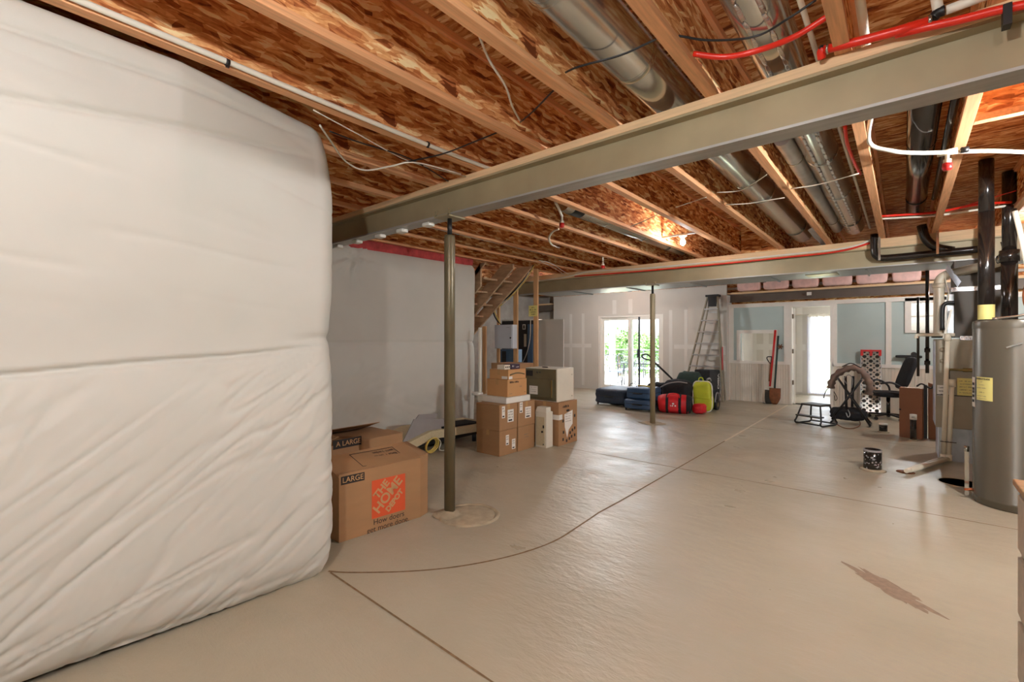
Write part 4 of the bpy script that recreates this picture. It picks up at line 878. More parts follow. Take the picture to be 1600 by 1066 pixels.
# white wall heater
ht = thing('wall_heater', 'white metal wall heater unit standing between the cartons and the printed box', 'heater', (-3.82, 5.22, 0))
hx0, hx1, hy0, hy1, hz = -3.915, -3.725, 5.15, 5.305, .55
MB().prism([(hx0, hy1, 0), (hx0, hy0, 0), (hx1, hy0, 0), (hx1, hy1, 0)], (0, 0, hz - .06)).prism([(hx0, hy0, hz - .06), (hx1, hy0, hz - .06), (hx1 - .03, hy0 + .04, hz), (hx0, hy0 + .04, hz)], (0, .11, 0)).build('casing', 'offwhite', ht, .006)
MB().box((hx0 + .015, hy0 - .004, .03), (hx1 - .03, hy0, hz - .13)).build('front_panel', 'beige_fabric', ht)
MB().box((hx1 - .055, hy0 - .01, .27), (hx1 - .035, hy0 - .004, .31)).cyl((hx1 - .065, hy0 - .004, .22), (hx1 - .065, hy0 - .014, .22), .014, 12).cyl((hx1 - .045, hy0 - .004, .05), (hx1 - .045, hy0 - .012, .05), .008, 10).build('control_knob', 'black', ht)
# printed carton and the old oven-like cabinet on it
pb = carton('cardboard_box', 'tall printed carton with a torn white sheet, under the metal cabinet', (-4.14, 5.35, 0), (-3.66, 5.83, .605), 'cardboard', None, seam='y')
xq = -3.66
P = [(xq + .002, 5.49, .43), (xq + .002, 5.50, .25), (xq + .002, 5.56, .09), (xq + .002, 5.60, .20), (xq + .002, 5.70, .27), (xq + .002, 5.70, .47)]
MB().prism(P, (.001, 0, 0)).build('torn_sheet', 'paper', pb)
for k in range(4): scrawl(pb, (xq + .0035, 5.59, .43 - .035 * k), ex, ez, .15, .014, 'grey_print', 50 + k)
scrawl(pb, (xq, 5.53, .54), ex, ez, .16, .035, 'ink', 55, lw=.25)
MB().soft((xq, 5.585, .475), (.006, .08, .03), 4, 4).build('hand_hole', 'ink', pb)
for k, (y, z) in enumerate(((5.46, .34), (5.47, .18), (5.46, .08), (5.64, .15), (5.70, .18), (5.76, .2), (5.62, .07), (5.68, .09), (5.76, .1), (5.76, .38), (5.55, .05))):
    MB().box((xq + .0005, y - .018, z - .02), (xq + .0012, y + .018, z + .02)).build('printed_mark', 'ink', pb)
patch(pb, 'shipping_label', 'paper', (xq - .05, 5.35, .40), (1, 0, 0), ez, .12, .07); patch(pb, 'shipping_label', 'paper', (xq, 5.395, .40), ex, ez, .09, .07)
cb = thing('metal_cabinet', 'old white and olive metal cabinet lying on the printed carton', 'cabinet', (-3.95, 5.6, .606))
c0, c1, d0, d1, e0, e1 = -4.26, -3.70, 5.36, 5.80, .606, 1.075
MB().box((c0, d0 + .012, e0), (c1, d1, e1)).build('case', 'offwhite', cb, .006)
MB().box((c0 + .01, d0, e0 + .012), (c1 - .012, d0 + .012, e1 - .012)).build('front_panel', 'olive', cb, .003)
MB().box((c0 + .02, d0 - .02, e0 + .05), (c1 - .06, d0, e1 - .15)).build('door', 'olive', cb, .004)
MB().box((c1 - .075, d0 - .03, e0 + .06), (c1 - .06, d0 - .02, e1 - .16)).build('handle', 'brass', cb)
MB().box((c0 + .02, d0 - .004, e1 - .12), (c0 + .14, d0, e1 - .04)).build('display', 'black', cb)
patch(cb, 'paper_tag', 'paper', (c0 + .17, d0 - .02, e0 + .15), (1, 0, 0), ez, .15, .12)
for k in range(3): scrawl(cb, (c0 + .17, d0 - .0225, e0 + .19 - .03 * k), (1, 0, 0), ez, .11, .012, 'grey_print', 70 + k)
for x_ in (.28, .33): MB().cyl((c1 - x_, d0, e1 - .06), (c1 - x_, d0 - .02, e1 - .06), .008, 10).build('knob', 'black', cb)
MB().soft((-4.0, 5.5, e1 + .007), (.1, .03, .014), 4, 4).build('hinge_clip', 'black', cb)
MB().cyl((c1, d1 - .05, e1 - .1), (c1 + .002, d1 - .05, e1 - .1), .008, 8).cyl((c1, d1 - .05, e0 + .06), (c1 + .002, d1 - .05, e0 + .06), .008, 8).build('screw', 'steel_dark', cb)
# ------------------------------------------------------------------ electrical gear behind the studs
def face(name, label, cat, u0, v0, u1, v1, y, dep, m, part='case', zf=None, bev=.004):
    a, b_ = Yp(u0, v0, y), Yp(u1, v1, y); z0 = b_.z if zf is None else zf
    t = thing(name, label, cat, ((a.x + b_.x) / 2, y, z0)); MB().box((a.x, y, z0), (b_.x, y + dep, a.z)).build(part, m, t, bev); return t, a, b_
t, a, b_ = face('panel_box', 'white steel panel box fixed to the studs under the stair', 'electrical box', 773, 508, 801, 545, YS - .14, .135, 'lilac')
MB().box((a.x + .015, YS - .15, b_.z + .015), (b_.x - .015, YS - .14, a.z - .015)).build('door', 'lilac', t, .003)
MB().cyl((b_.x - .04, YS - .15, (a.z * .45 + b_.z * .55)), (b_.x - .04, YS - .162, (a.z * .45 + b_.z * .55)), .016, 14).build('lock', 'black', t)
scrawl(t, (b_.x - .1, YS - .151, a.z - .05), (1, 0, 0), ez, .09, .014, 'grey_print', 80)
t, a, b_ = face('electrical_panel', 'tall dark electrical cabinet behind the bare studs', 'electrical cabinet', 784, 502, 834, 640, 9.2, .35, 'dark_steel', zf=0)
MB().box((a.x, 9.19, a.z), (b_.x, 9.55, a.z + .03)).build('top_trim', 'white_trim', t)
xx = Yp(825, 540, 9.2).x; MB().box((xx, 9.18, .05), (b_.x - .02, 9.2, a.z - .1)).build('blue_door', 'blue_steel', t)
q = Yp(818.5, 511, 9.19); patch(t, 'switch_plate', 'paper', (q.x, 9.2, q.z), (1, 0, 0), ez, .1, .13); MB().box((q.x - .02, 9.19, q.z - .045), (q.x + .02, 9.197, q.z + .045)).build('switch', 'black', t)
q = Yp(821, 532, 9.19); patch(t, 'label_strip', 'offwhite', (q.x, 9.18, q.z), (1, 0, 0), ez, .08, .32)
MB().tube(smoothpts([Yp(829, 500, 9.17), Yp(828, 530, 9.17), Yp(822, 555, 9.17), Yp(812, 575, 9.17)]), .01, 6).build('conduit', 'white_pipe', t)
t, a, b_ = face('storage_cabinet', 'blue-grey steel cabinet seen below the white panel box', 'cabinet', 779, 546, 803, 640, 8.3, .3, 'blue_steel', zf=0)
MB().box((a.x + .12, 8.285, .1), (a.x + .24, 8.30, a.z - .04)).build('door_recess', 'dark_steel', t)
t, a, b_ = face('drywall_sheet', 'sheet of unpainted drywall standing upright left of the sliding door', 'drywall sheet', 841, 500, 880, 620, 8.5, .016, 'drywall', 'board', 0, .001)
mb = MB().box((a.x - .03, 8.516, 0), (b_.x - .05, 8.55, .04)).box((a.x + .05, 8.516, .04), (a.x + .09, 8.55, a.z - .1)).box((b_.x - .12, 8.516, .04), (b_.x - .08, 8.55, a.z - .1)).bar((a.x + .07, 8.55, 1.2), (a.x + .07, 8.95, 0.03), .035, .035).bar((b_.x - .1, 8.55, 1.2), (b_.x - .1, 8.95, 0.03), .035, .035); mb.build('back_brace', 'stud', t)
MB().box((b_.x, 8.497, .0), (b_.x + .006, 8.52, a.z)).build('edge_tape', 'paper', t)
# ------------------------------------------------------------------ luggage pile
def suitcase(name, label, c, size, rz, m, wheels=True, handle=True, straps=None, k=9, standing=False, group='luggage pile'):
    t = thing(name, label, 'suitcase', c, rz, group)
    w_, d, h = size; z = .03 if wheels else 0
    MB().soft((0, 0, z + h / 2), (w_, d, h), k, 12, lump=.03, seed=int(abs(c[0]) * 10)).build('shell', m, t, world=False)
    mb = MB()
    ring_ = []
    for a in range(40):
        ang = 2 * PI * a / 40; cx, cy = math.cos(ang), math.sin(ang); q = (abs(cx) ** k + abs(cy) ** k) ** (1 / k); ring_.append((cx / q * w_ / 2 * 1.002, cy / q * d / 2 * 1.002, z + h * .55))
    MB().tube(ring_, .006, 6, closed=True).build('zipper', 'black', t, world=False)
    if handle: MB().tube(smoothpts([(-.1, -d / 2, z + h * .5), (-.08, -d / 2 - .035, z + h * .5), (.08, -d / 2 - .035, z + h * .5), (.1, -d / 2, z + h * .5)]), .01, 8).build('handle', 'black', t, world=False)
    if wheels:
        for sx in (-1, 1):
            for sy in (-1, 1): MB().cyl((sx * w_ * .42 - .012, sy * d * .42, .028), (sx * w_ * .42 + .012, sy * d * .42, .028), .028, 12).build('wheel', 'black', t, world=False)
    return t
rzl = .0
suitcase('suitcase', 'big navy suitcase lying flat at the left end of the luggage pile', (-5.02, 9.80, 0), (.78, .95, .34), 0, 'navy')
suitcase('suitcase', 'lower slate blue suitcase lying flat on the floor in front of the pile', (-4.22, 9.28, 0), (.62, .55, .20), .05, 'blue_case')
suitcase('suitcase', 'upper slate blue suitcase stacked on the lower blue one', (-4.22, 9.35, .232), (.58, .52, .24), -.05, 'blue_case', wheels=False)
t = thing('strap', 'yellow strap lying across the upper blue suitcase', 'strap', (-4.1, 9.3, .47)); 
MB().tube(smoothpts([(-4.36, 9.38, .49), (-4.2, 9.30, .50), (-4.02, 9.28, .485), (-3.93, 9.2, .46)]), .018, 8).build('webbing', 'cable_yellow', t)
MB().tube(smoothpts([(-4.50, 9.26, .47), (-4.47, 9.26, .53), (-4.38, 9.27, .54), (-4.34, 9.27, .475)]), .008, 8).build('loop', 'black', t)
def bag(name, label, c, size, m, k=4, lump=.12, seed=0, rz=0, strap=None, zoff=0):
    t = thing(name, label, 'bag', c, rz, 'bags in the luggage pile')
    MB().soft((0, 0, size[2] / 2), size, k, 12, lump=lump, seed=seed).build('body', m, t, world=False)
    return t
b = bag('dark_bag', 'dark bag standing behind the thin steel post in the luggage pile', (-4.2, 10.0, 0), (.4, .42, .52), 'black_cloth', 4, .12, 3)
t = bag('duffel_bag', 'large black bag piled behind the red duffel bag', (-3.66, 9.85, 0), (.60, .5, .62), 'black_cloth', 4, .14, 5)
MB().tube(smoothpts([(-.3, -.25, .46), (-.1, -.3, .56), (.1, -.28, .60), (.25, -.2, .58)]), .012, 8).build('zip_edge', 'grey_sheet', t, world=False)
bag('dark_bag', 'dark green cloth bag on top behind the large black bag', (-3.62, 10.40, 0), (.5, .34, .76), 'green_dk', 5, .1, 7)
t = thing('duffel_bag', 'red duffel bag with black bands lying at the front of the pile', 'bag', (-3.52, 9.27, 0), .28, 'bags in the luggage pile')
L_ = .62; R_ = .19
def sec(x0, x1, r, n=22):
    mb = MB(); P = []
    for i in range(9):
        x = x0 + (x1 - x0) * i / 8; e = max(0, abs(x) / L_ * 2 - .78) / .22 * .35
        P.append((x, 0, .185 + .0 - e * .02)); 
    rr = [r * (1 - .18 * max(0, abs(p[0]) / (L_ / 2) - .7) / .3) for p in P]
    return mb.tube(P, rr, n)
sec(-L_ / 2, L_ / 2 - .05, R_).build('body', 'bag_red', t, world=False)
for x in (-.14, .10): sec(x - .025, x + .025, R_ + .004).build('band', 'black_cloth', t, world=False)
sec(L_ / 2 - .09, L_ / 2 + .0, R_ + .003).build('end_cap', 'black_cloth', t, world=False)
MB().soft((-.02, -R_ + .02, .16), (.2, .05, .22), 4, 8).build('pocket', 'bag_red', t, world=False)
scrawl(t, mw(t) @ Vector((-.02, -R_ - .008, .17)), mw(t).to_3x3() @ Vector((1, 0, 0)), ez, .11, .028, 'paper', 90, lw=.2)
MB().soft((-.02, -R_ - .006, .21), (.04, .004, .03), 3, 4).build('logo', 'paper', t, world=False)
MB().tube(smoothpts([(-.14, -R_ * .7, .30), (-.1, -R_ * .5, .39), (.06, -R_ * .5, .39), (.1, -R_ * .7, .30)]), .012, 8).build('handle', 'bag_red', t, world=False)
bag('stuff_sack', 'small red sack on the floor right of the red duffel bag', (-3.12, 9.52, 0), (.24, .3, .2), 'bag_red', 3, .1, 11)
t = thing('lime_bag', 'lime green padded bag with pale piping standing on end', 'bag', (-3.16, 9.88, 0), .0, 'bags in the luggage pile')
MB().soft((0, 0, .31), (.36, .2, .62), 5, 14, lump=.05, seed=4, T=Matrix.Rotation(-.08, 4, 'Y')).build('body', 'lime', t, world=False)
MB().tube([(math.cos(a) / (abs(math.cos(a)) ** 5 + abs(math.sin(a)) ** 5) ** .2 * .192 - .0, -.06, .31 + math.sin(a) / (abs(math.cos(a)) ** 5 + abs(math.sin(a)) ** 5) ** .2 * .31) for a in [2 * PI * i / 40 for i in range(40)]], .012, 8, closed=True).build('piping', 'white', t, world=False)
MB().tube([(-.18, -.105, .28), (-.05, -.112, .28), (.08, -.112, .28), (.18, -.1, .28)], .007, 6).build('seam', 'lime', t, world=False)
MB().tube(smoothpts([(-.1, 0, .60), (-.08, 0, .68), (-.02, 0, .68), (0, 0, .60)]), .012, 8).build('grab_loop', 'lime', t, world=False)
t = thing('equipment_bag', 'tall black bag with white vertical lettering leaning near the ladder foot', 'bag', (-3.55, 11.05, 0), 0, 'bags in the luggage pile')
kx = -3.30
MB().prism([(kx, 10.70, .0), (kx, 11.48, .0), (kx, 11.52, .76), (kx, 10.74, .80)], (-.34, 0, 0)).build('body', 'black_cloth', t, .03)
q = Vector((kx + .002, 11.36, .50))
text(t, 'VISIO', q, (0, 0, -1), (0, 1, 0), .15, 'paper', bold=.006)
for k in range(3): MB().soft((kx + .002, 11.33, .24 - .05 * k), (.003, .025, .03), 3, 3).build('printed_dot', 'paper', t)
MB().tube(smoothpts([(kx + .01, 10.52, .60), (kx + .03, 10.62, .62), (kx + .02, 10.75, .56)]), .02, 8).build('grab_strap', 'grey_sheet', t)
t = thing('bag_wheel', 'dark wheeled roller bag end with a pale arc beside the lime bag', 'bag', (-3.05, 10.2, 0), 0, 'bags in the luggage pile')
MB().soft((-3.14, 10.32, .20), (.28, .5, .40), 4, 8, lump=.1).build('body', 'black_cloth', t)
MB().tube([(-2.995, 10.25 + .15 * math.cos(a), .17 + .19 * math.sin(a)) for a in [PI * i / 12 for i in range(13)]], .014, 8).build('pale_arc', 'grey_sheet', t)
MB().tube([(-3.02, 10.22, .11), (-2.97, 10.22, .11)], .11, 18).build('wheel', 'black', t); MB().tube([(-2.975, 10.22, .11), (-2.968, 10.22, .11)], .05, 14).build('hub', 'brass', t)
t = thing('push_handle', 'black tubular push cart with a looped handle rising over the luggage', 'cart', (-3.75, 10.6, 0))
yh = 10.6; H_ = lambda u, v, dy=0: Yp(u, v, yh + dy)
MB().tube(smoothpts([H_(1061, 603), H_(1040, 582), H_(1022, 566), H_(1008, 561), H_(1003, 557), H_(1007, 553.5), H_(1013, 555), H_(1019, 562), H_(1023, 567, .3)], 6), .017, 8).tube([H_(1023, 567, .3), H_(1064, 606, .3)], .017, 8).build('handle', 'black', t)
pA, pB = H_(1061, 603), H_(1064, 606, .3)
MB().tube([pA, Vector((pA.x + .18, pA.y, .08))], .017, 8).tube([pB, Vector((pB.x + .18, pB.y, .08))], .017, 8).tube([Vector((pA.x + .18, pA.y - .05, .08)), Vector((pB.x + .18, pB.y + .05, .08))], .014, 8).build('frame', 'black', t)
for y in (pA.y - .06, pB.y + .06): MB().tube([(pA.x + .18, y - .015, .1), (pA.x + .18, y + .015, .1)], .1, 18).build('wheel', 'black', t)
# ------------------------------------------------------------------ step ladder
t = thing('step_ladder', 'tall aluminium step ladder standing against the far drywall', 'ladder', (-3.85, 11.75, 0))
tl, tr2 = Yp(1106, 463, 11.78), Yp(1121, 463, 11.78); zt_ = tl.z
bl, br = Yp(1070.5, 600, 11.62), Yp(1128, 600, 11.62)
dl = (Vector((bl.x, bl.y, bl.z)) - tl); bl = tl + dl * (tl.z / (tl.z - bl.z)); dr = br - tr2; br = tr2 + dr * (tr2.z / (tr2.z - br.z))
for a_, b2_ in ((tl, bl), (tr2, br)): MB().bar(a_, b2_, .03, .075, (0, 1, 0)).build('front_rail', 'furnace', t, .003)
k1, k2 = Vector((bl.x + .06, 12.05, 0)), Vector((br.x - .03, 11.92, 0)); t1, t2_ = tl + Vector((.02, .08, -.1)), tr2 + Vector((-.01, .08, -.1))
for a_, b2_ in ((t1, k1), (t2_, k2)): MB().bar(a_, b2_, .025, .04, (0, 1, 0)).build('rear_rail', 'furnace', t, .003)
for k in range(1, 9):
    f_ = 1 - (k * .279) / tl.z
    a_, b2_ = tl + (bl - tl) * f_, tr2 + (br - tr2) * f_
    if a_.z > tl.z - .16: continue
    MB().box((a_.x, a_.y - .04, a_.z - .03), (b2_.x, a_.y + .05, a_.z)).build('step', 'alu', t, .002)
    g = 1 - (k * .279) / tl.z; a3, b3_ = t1 + (k1 - t1) * g, t2_ + (k2 - t2_) * g
    MB().bar(a3, b3_, .02, .02).build('rear_rung', 'alu', t)
    if k in (1, 2):
        for q, s_ in ((a_, 1), (b2_, -1)): MB().bar((q.x - (.03 * s_), q.y - .03, q.z - .16), (q.x + .14 * s_, q.y - .03, q.z - .03), .02, .006, (0, 1, 0)).build('knee_brace', 'alu', t)
MB().box((tl.x - .04, 11.71, zt_ - .02), (tr2.x + .04, 11.92, zt_ + .03)).box((tl.x + .02, 11.72, zt_ - .26), (tr2.x - .01, 11.76, zt_ - .02)).build('top_cap', 'black', t, .004)
MB().box((br.x + (tr2.x - br.x) * .3 + .018, 11.63, .75), (br.x + (tr2.x - br.x) * .3 + .024, 11.71, 1.3)).build('label_strip', 'red', t)
# ------------------------------------------------------------------ shovels
t = thing('spade', 'red handled spade with a D grip leaning on the beadboard', 'spade', (-2.38, 12.0, 0))
f0, f1 = Yp(1201, 628, 11.93), Yp(1210, 517, 12.12)
MB().tube([Yp(1203, 604, 11.96), Yp(1211.5, 516, 12.11)], .022, 10).build('shaft', 'red', t)
g0 = Yp(1202.5, 567, 12.03)
MB().tube(smoothpts([Yp(1202, 596, 11.96), Yp(1204, 568, 12.02)]), .017, 8).build('short_shaft', 'rust', t)
MB().tube(smoothpts([Yp(1204, 569, 12.02), Yp(1199, 562, 12.02), Yp(1199, 558, 12.02), Yp(1206, 557.5, 12.02)]), .012, 8).tube([Yp(1206, 557.5, 12.02), Yp(1204, 569, 12.02)], .012, 8).build('d_grip', 'black', t)
def blade(t, u0, u1, v0, v1, y0, m='rust', taper=.8):
    a_, b2_ = Yp(u0, v0, y0 + .04), Yp(u1, v0, y0 + .04); w_ = b2_.x - a_.x; zb = max(.004, Yp((u0 + u1) / 2, v1, y0).z); cx = (a_.x + b2_.x) / 2
    V = []; nu, nv = 7, 7
    for i in range(nu):
        for j in range(nv):
            f_ = j / (nv - 1); s_ = -1 + 2 * i / (nu - 1); wj = w_ / 2 * (1 if f_ < .6 else 1 - (1 - taper) * ((f_ - .6) / .4) ** 1.5)
            V.append((cx + s_ * wj, y0 + .04 * (1 - f_) - .02 * (1 - s_ * s_), a_.z + (zb - a_.z) * (f_ if abs(s_) < .9 else f_ * .94)))
    mb = MB(); mb.grid(V, nu, nv); o = mb.build('blade', m, t); so_ = o.modifiers.new('thick', 'SOLIDIFY'); so_.thickness = .006; return o
blade(t, 1195, 1209, 609, 631, 11.93, 'charcoal')
t = thing('shovel', 'rusty bladed shovel with a dark shaft leaning beside the red spade', 'shovel', (-2.2, 11.95, 0))
MB().tube([Yp(1210, 612, 11.93), Yp(1216, 525, 12.11)], .02, 10).build('shaft', 'green_dk', t)
blade(t, 1202, 1220, 606, 632, 11.88, 'rust', .55)
mb = MB()
for k in range(6): a = k * 1.05; q = Yp(1219, 542, 12.06); mb.cyl(q, (q.x + .06 * math.cos(a), q.y, q.z + .06 * math.sin(a)), .014, 6)
mb.build('star_hook', 'rust', t)
pipe('wire', 'thin dark wire lying at the foot of the spade', [Zp(1182, 627, .01), Zp(1188, 623, .01), Zp(1196, 626, .01), Zp(1192, 630, .01), Zp(1204, 631, .01)], .005, 'black', 'wire')
# ------------------------------------------------------------------ step stool
t = thing('step_stool', 'low black tube framed step stool in front of the bright doorway', 'stool', (-1.16, 9.5, 0))
def stool_side(x, xt):
    y0, y1 = 9.12, 9.95; yt0, yt1 = 9.42, 9.66
    return smoothpts([(xt, yt0, .40), (x, y0 + .07, .10), (x, y0, .05), (x, y0 + .05, .018), (x, 9.5, .018), (x, y1 - .05, .018), (x, y1, .05), (x, y1 - .07, .10), (xt, yt1, .40)], 5)
fl, frr, bl_, br_ = Zp(1250, 665), Zp(1291, 672), Zp(1260, 657), Zp(1298, 661)
def pz(u, v, y): return Yp(u, v, y)
topz = .43
TL, TR = Yp(1257, 630, 9.72), Yp(1288, 631, 9.55)
tz = (TL.z + TR.z) / 2
cx, cy = (fl.x + frr.x + bl_.x + br_.x) / 4, (fl.y + frr.y + bl_.y + br_.y) / 4
ux = (frr - fl).normalized(); uy = Vector((-ux.y, ux.x, 0)); W_ = (frr - fl).length; Dp = .46
def lp(a, b2_, z): return Vector((cx, cy, 0)) + ux * a + uy * b2_ + Vector((0, 0, z))
for s_ in (-1, 1):
    w0, w1 = s_ * W_ / 2, s_ * W_ * .36
    MB().tube(smoothpts([lp(w1, -.13, tz - .02), lp(w0 * .97, -Dp / 2 + .03, .10), lp(w0, -Dp / 2, .06), lp(w0, -Dp / 2 + .04, .016), lp(w0, 0, .016), lp(w0, Dp / 2 - .04, .016), lp(w0, Dp / 2, .06), lp(w0 * .97, Dp / 2 - .03, .10), lp(w1, .13, tz - .02)], 5), .014, 8).build('side_frame', 'black', t)
for b2_ in (-Dp / 2 + .02, Dp / 2 - .02): MB().tube([lp(-W_ / 2, b2_, .03), lp(W_ / 2, b2_, .03)], .013, 8).build('cross_tube', 'black', t)
def slab(a0, a1, b0, b1, z0, z1):
    P = [lp(a0, b0, z0), lp(a1, b0, z0), lp(a1, b1, z0), lp(a0, b1, z0)]; return MB().prism(P, (0, 0, z1 - z0))
slab(-W_ * .38, W_ * .38, -.15, .15, tz - .03, tz).build('top_step', 'charcoal', t, .004)
slab(-W_ * .47, W_ * .47, -.24, -.10, .145, .17).build('lower_step', 'charcoal', t, .004)
# ------------------------------------------------------------------ folding X stand with a quilted arch over it
t = thing('folding_stand', 'black crossed tube stand with a brown quilted pad arched over the top', 'stand', (-.7, 10.0, 0))
yx = 10.08
X_ = lambda u, v, dy=0: Yp(u, v, yx + dy)
mb = MB()
for dy in (-.18, .18):
    for (u0, v0), (u1, v1) in (((1300, 655), (1346, 594)), ((1360, 668), (1309, 591))):
        a_, b2_ = X_(u0, v0, dy), X_(u1, v1, dy); mb.tube([Vector((a_.x, a_.y, max(.02, a_.z if dy < 0 else .02))), b2_], .017, 8)
mb.build('crossed_legs', 'black', t)
mb = MB()
for u in (1309, 1346): mb.tube([X_(u, 592, -.2), X_(u, 592, .2)], .015, 8)
lo1, lo2 = X_(1300, 655, 0), X_(1360, 668, 0); mb.tube([(lo1.x, yx - .2, .02), (lo1.x, yx + .2, .02)], .015, 8).tube([(lo2.x, yx - .2, .02), (lo2.x, yx + .2, .02)], .015, 8)
mb.tube([X_(1321, 588, -.1), X_(1323, 650, -.1)], .02, 8).tube([X_(1333, 588, .1), X_(1331, 650, .1)], .02, 8); mb.build('cross_bar', 'black', t)
arc = smoothpts([X_(1298, 606), X_(1300, 596), X_(1308, 585), X_(1322, 577), X_(1336, 575), X_(1348, 582), X_(1356, 594), X_(1359, 606), X_(1357, 616)], 5)
V = []; wd = .19
nrm = []
for i, p in enumerate(arc):
    d = (arc[min(i + 1, len(arc) - 1)] - arc[max(i - 1, 0)]).normalized(); n_ = Vector((-d.z, 0, d.x)); r = .055 + .012 * math.cos(i * 1.6)
    for k in range(12):
        a = 2 * PI * k / 12; V.append(p + n_ * r * math.sin(a) + Vector((0, wd * math.cos(a) * (1 - .1 * abs(math.sin(a))), 0)))
m_ = len(arc); F = [[i * 12 + k, i * 12 + (k + 1) % 12, (i + 1) * 12 + (k + 1) % 12, (i + 1) * 12 + k] for i in range(m_ - 1) for k in range(12)] + [list(range(12))[::-1], [(m_ - 1) * 12 + k for k in range(12)]]
MB().add(V, F, True).build('quilted_pad', 'brown_pad', t)
MB().tube(smoothpts([X_(1297, 604, -.15), X_(1290, 612, -.15), X_(1287, 622, -.15)]), .008, 6).tube(smoothpts([X_(1303, 612, -.2), X_(1308, 622, -.2), X_(1305, 626, -.2), X_(1304, 618, -.2)]), .006, 6).tube(smoothpts([X_(1316, 573, -.1), X_(1330, 568, -.1), X_(1346, 575, -.1)]), .01, 6).build('cord', 'black', t)
MB().tube(smoothpts([X_(1323, 600, -.12), X_(1319, 592, -.12), X_(1326, 586, -.12), X_(1332, 592, -.12), X_(1331, 606, -.12)]), .007, 6).build('white_cord', 'grey_sheet', t)
MB().soft((X_(1325, 648).x, yx, .17), (.5, .26, .22), 3, 10, lump=.3, seed=9).build('black_pouch', 'black_cloth', t)
MB().tube(smoothpts([X_(1325, 640, -.15), X_(1328, 648, -.16), X_(1325, 652, -.16), X_(1322, 645, -.15)]), .008, 6).build('buckle', 'alu', t)
pipe('cable', 'dark red cable looping on the floor under the crossed stand', [Zp(1303, 655, .012), Zp(1308, 663, .012), Zp(1320, 669, .012), Zp(1335, 669, .012), Zp(1344, 664, .012), Zp(1342, 655, .012)], .007, 'rust', 'cable')
# ------------------------------------------------------------------ perforated ramp
t = thing('perforated_ramp', 'perforated metal plank with a red top leaning on the partition', 'ramp', (-.55, 11.98, 0))
ra, rb = Yp(1346, 549, 12.10), Yp(1376, 549, 12.10); w_ = rb.x - ra.x; Hh = 1.28
Tm = Matrix.Translation((ra.x, 11.86, 0)) @ Matrix.Rotation(-.18, 4, 'X')
V = []; F = []
nc, nr = 3, 14; cw, ch = w_ / nc, Hh / nr
for i in range(nr):
    for j in range(nc):
        x0, z0 = j * cw, i * ch; cx_, cz_ = x0 + cw / 2, z0 + ch / 2; o = len(V); rr = .034 if (i + j) % 2 == 0 else .02; n = 12
        for k in range(n):
            a = 2 * PI * k / n; c_, s_ = math.cos(a), math.sin(a); q = max(abs(c_), abs(s_)); V.append((cx_ + c_ / q * cw / 2, 0, cz_ + s_ / q * ch / 2))
        for k in range(n): a = 2 * PI * k / n; V.append((cx_ + rr * math.cos(a), 0, cz_ + rr * math.sin(a)))
        for k in range(n): a = 2 * PI * k / n; V.append((cx_ + rr * .8 * math.cos(a), .018, cz_ + rr * .8 * math.sin(a)))
        for g in (0, n):
            for k in range(n): F.append([o + g + k, o + g + (k + 1) % n, o + g + n + (k + 1) % n, o + g + n + k])
mb = MB(); mb.add([Tm @ Vector(v) for v in V], F); mb.build('perforated_plate', 'galv', t)
MB().box((-.012, 0, 0), (0, .05, Hh), Tm).box((w_, 0, 0), (w_ + .012, .05, Hh), Tm).build('side_flange', 'alu', t)
MB().box((-.012, .035, 0), (w_ + .012, .045, Hh), Tm).build('back_plate', 'charcoal', t)
mb = MB().box((-.014, -.012, Hh - .03), (w_ + .014, .05, Hh + .005), Tm)
for x in (-.014, w_ / 2 - .02, w_ - .03): mb.box((x, -.022, Hh - .12), (x + .045, .0, Hh + .005), Tm)
mb.build('red_end_cap', 'red', t)
# ------------------------------------------------------------------ office chair
oc_ = Zp(1388, 655); t = thing('office_chair', 'black office chair behind the tall cardboard sheets', 'chair', (oc_.x, oc_.y, 0), math.radians(-70))
for k in range(5):
    a = 2 * PI * k / 5 + .3; MB().bar((0, 0, .10), (.30 * math.cos(a), .30 * math.sin(a), .075), .045, .03).build('base_arm', 'black', t, world=False)
    MB().tube([(.30 * math.cos(a) - .02, .30 * math.sin(a), .03), (.30 * math.cos(a) + .02, .30 * math.sin(a), .03)], .03, 12).build('caster', 'black', t, world=False)
MB().cyl((0, 0, .08), (0, 0, .42), .03, 14).build('gas_lift', 'black_gloss', t, world=False)
MB().soft((0, 0, .47), (.50, .50, .10), 5, 10).build('seat', 'black_cloth', t, world=False)
MB().soft((0, .27, .86), (.46, .09, .62), 4, 12, T=Matrix.Rotation(-.32, 4, 'X')).build('backrest', 'black_cloth', t, world=False)
MB().bar((0, .12, .44), (0, .26, .62), .06, .02, (0, 1, 0)).build('back_support', 'black', t, world=False)
for s_ in (-1, 1): MB().tube(smoothpts([(s_ * .27, .12, .46), (s_ * .31, .10, .60), (s_ * .30, -.05, .70), (s_ * .29, -.22, .68)]), .018, 8).build('armrest', 'black', t, world=False)
# black bar tool on the partition
a_, b2_ = Yp(1399, 557, 12.08), Yp(1441, 559, 12.08); t = thing('tripod_head', 'black metal bar bracket fixed on the partition rail above the chair', 'bracket', a_)
MB().soft(((a_.x + b2_.x) / 2, 12.08, a_.z), (b2_.x - a_.x, .05, .055), 8, 6).build('bar', 'black', t); MB().tube([(a_.x + .28, 12.06, a_.z + .05), (a_.x + .28, 12.1, a_.z + .05)], .045, 14).build('clamp_ring', 'black', t)
MB().box((a_.x + .15, 12.06, a_.z - .07), (a_.x + .20, 12.119, a_.z - .02)).build('mount', 'black', t)
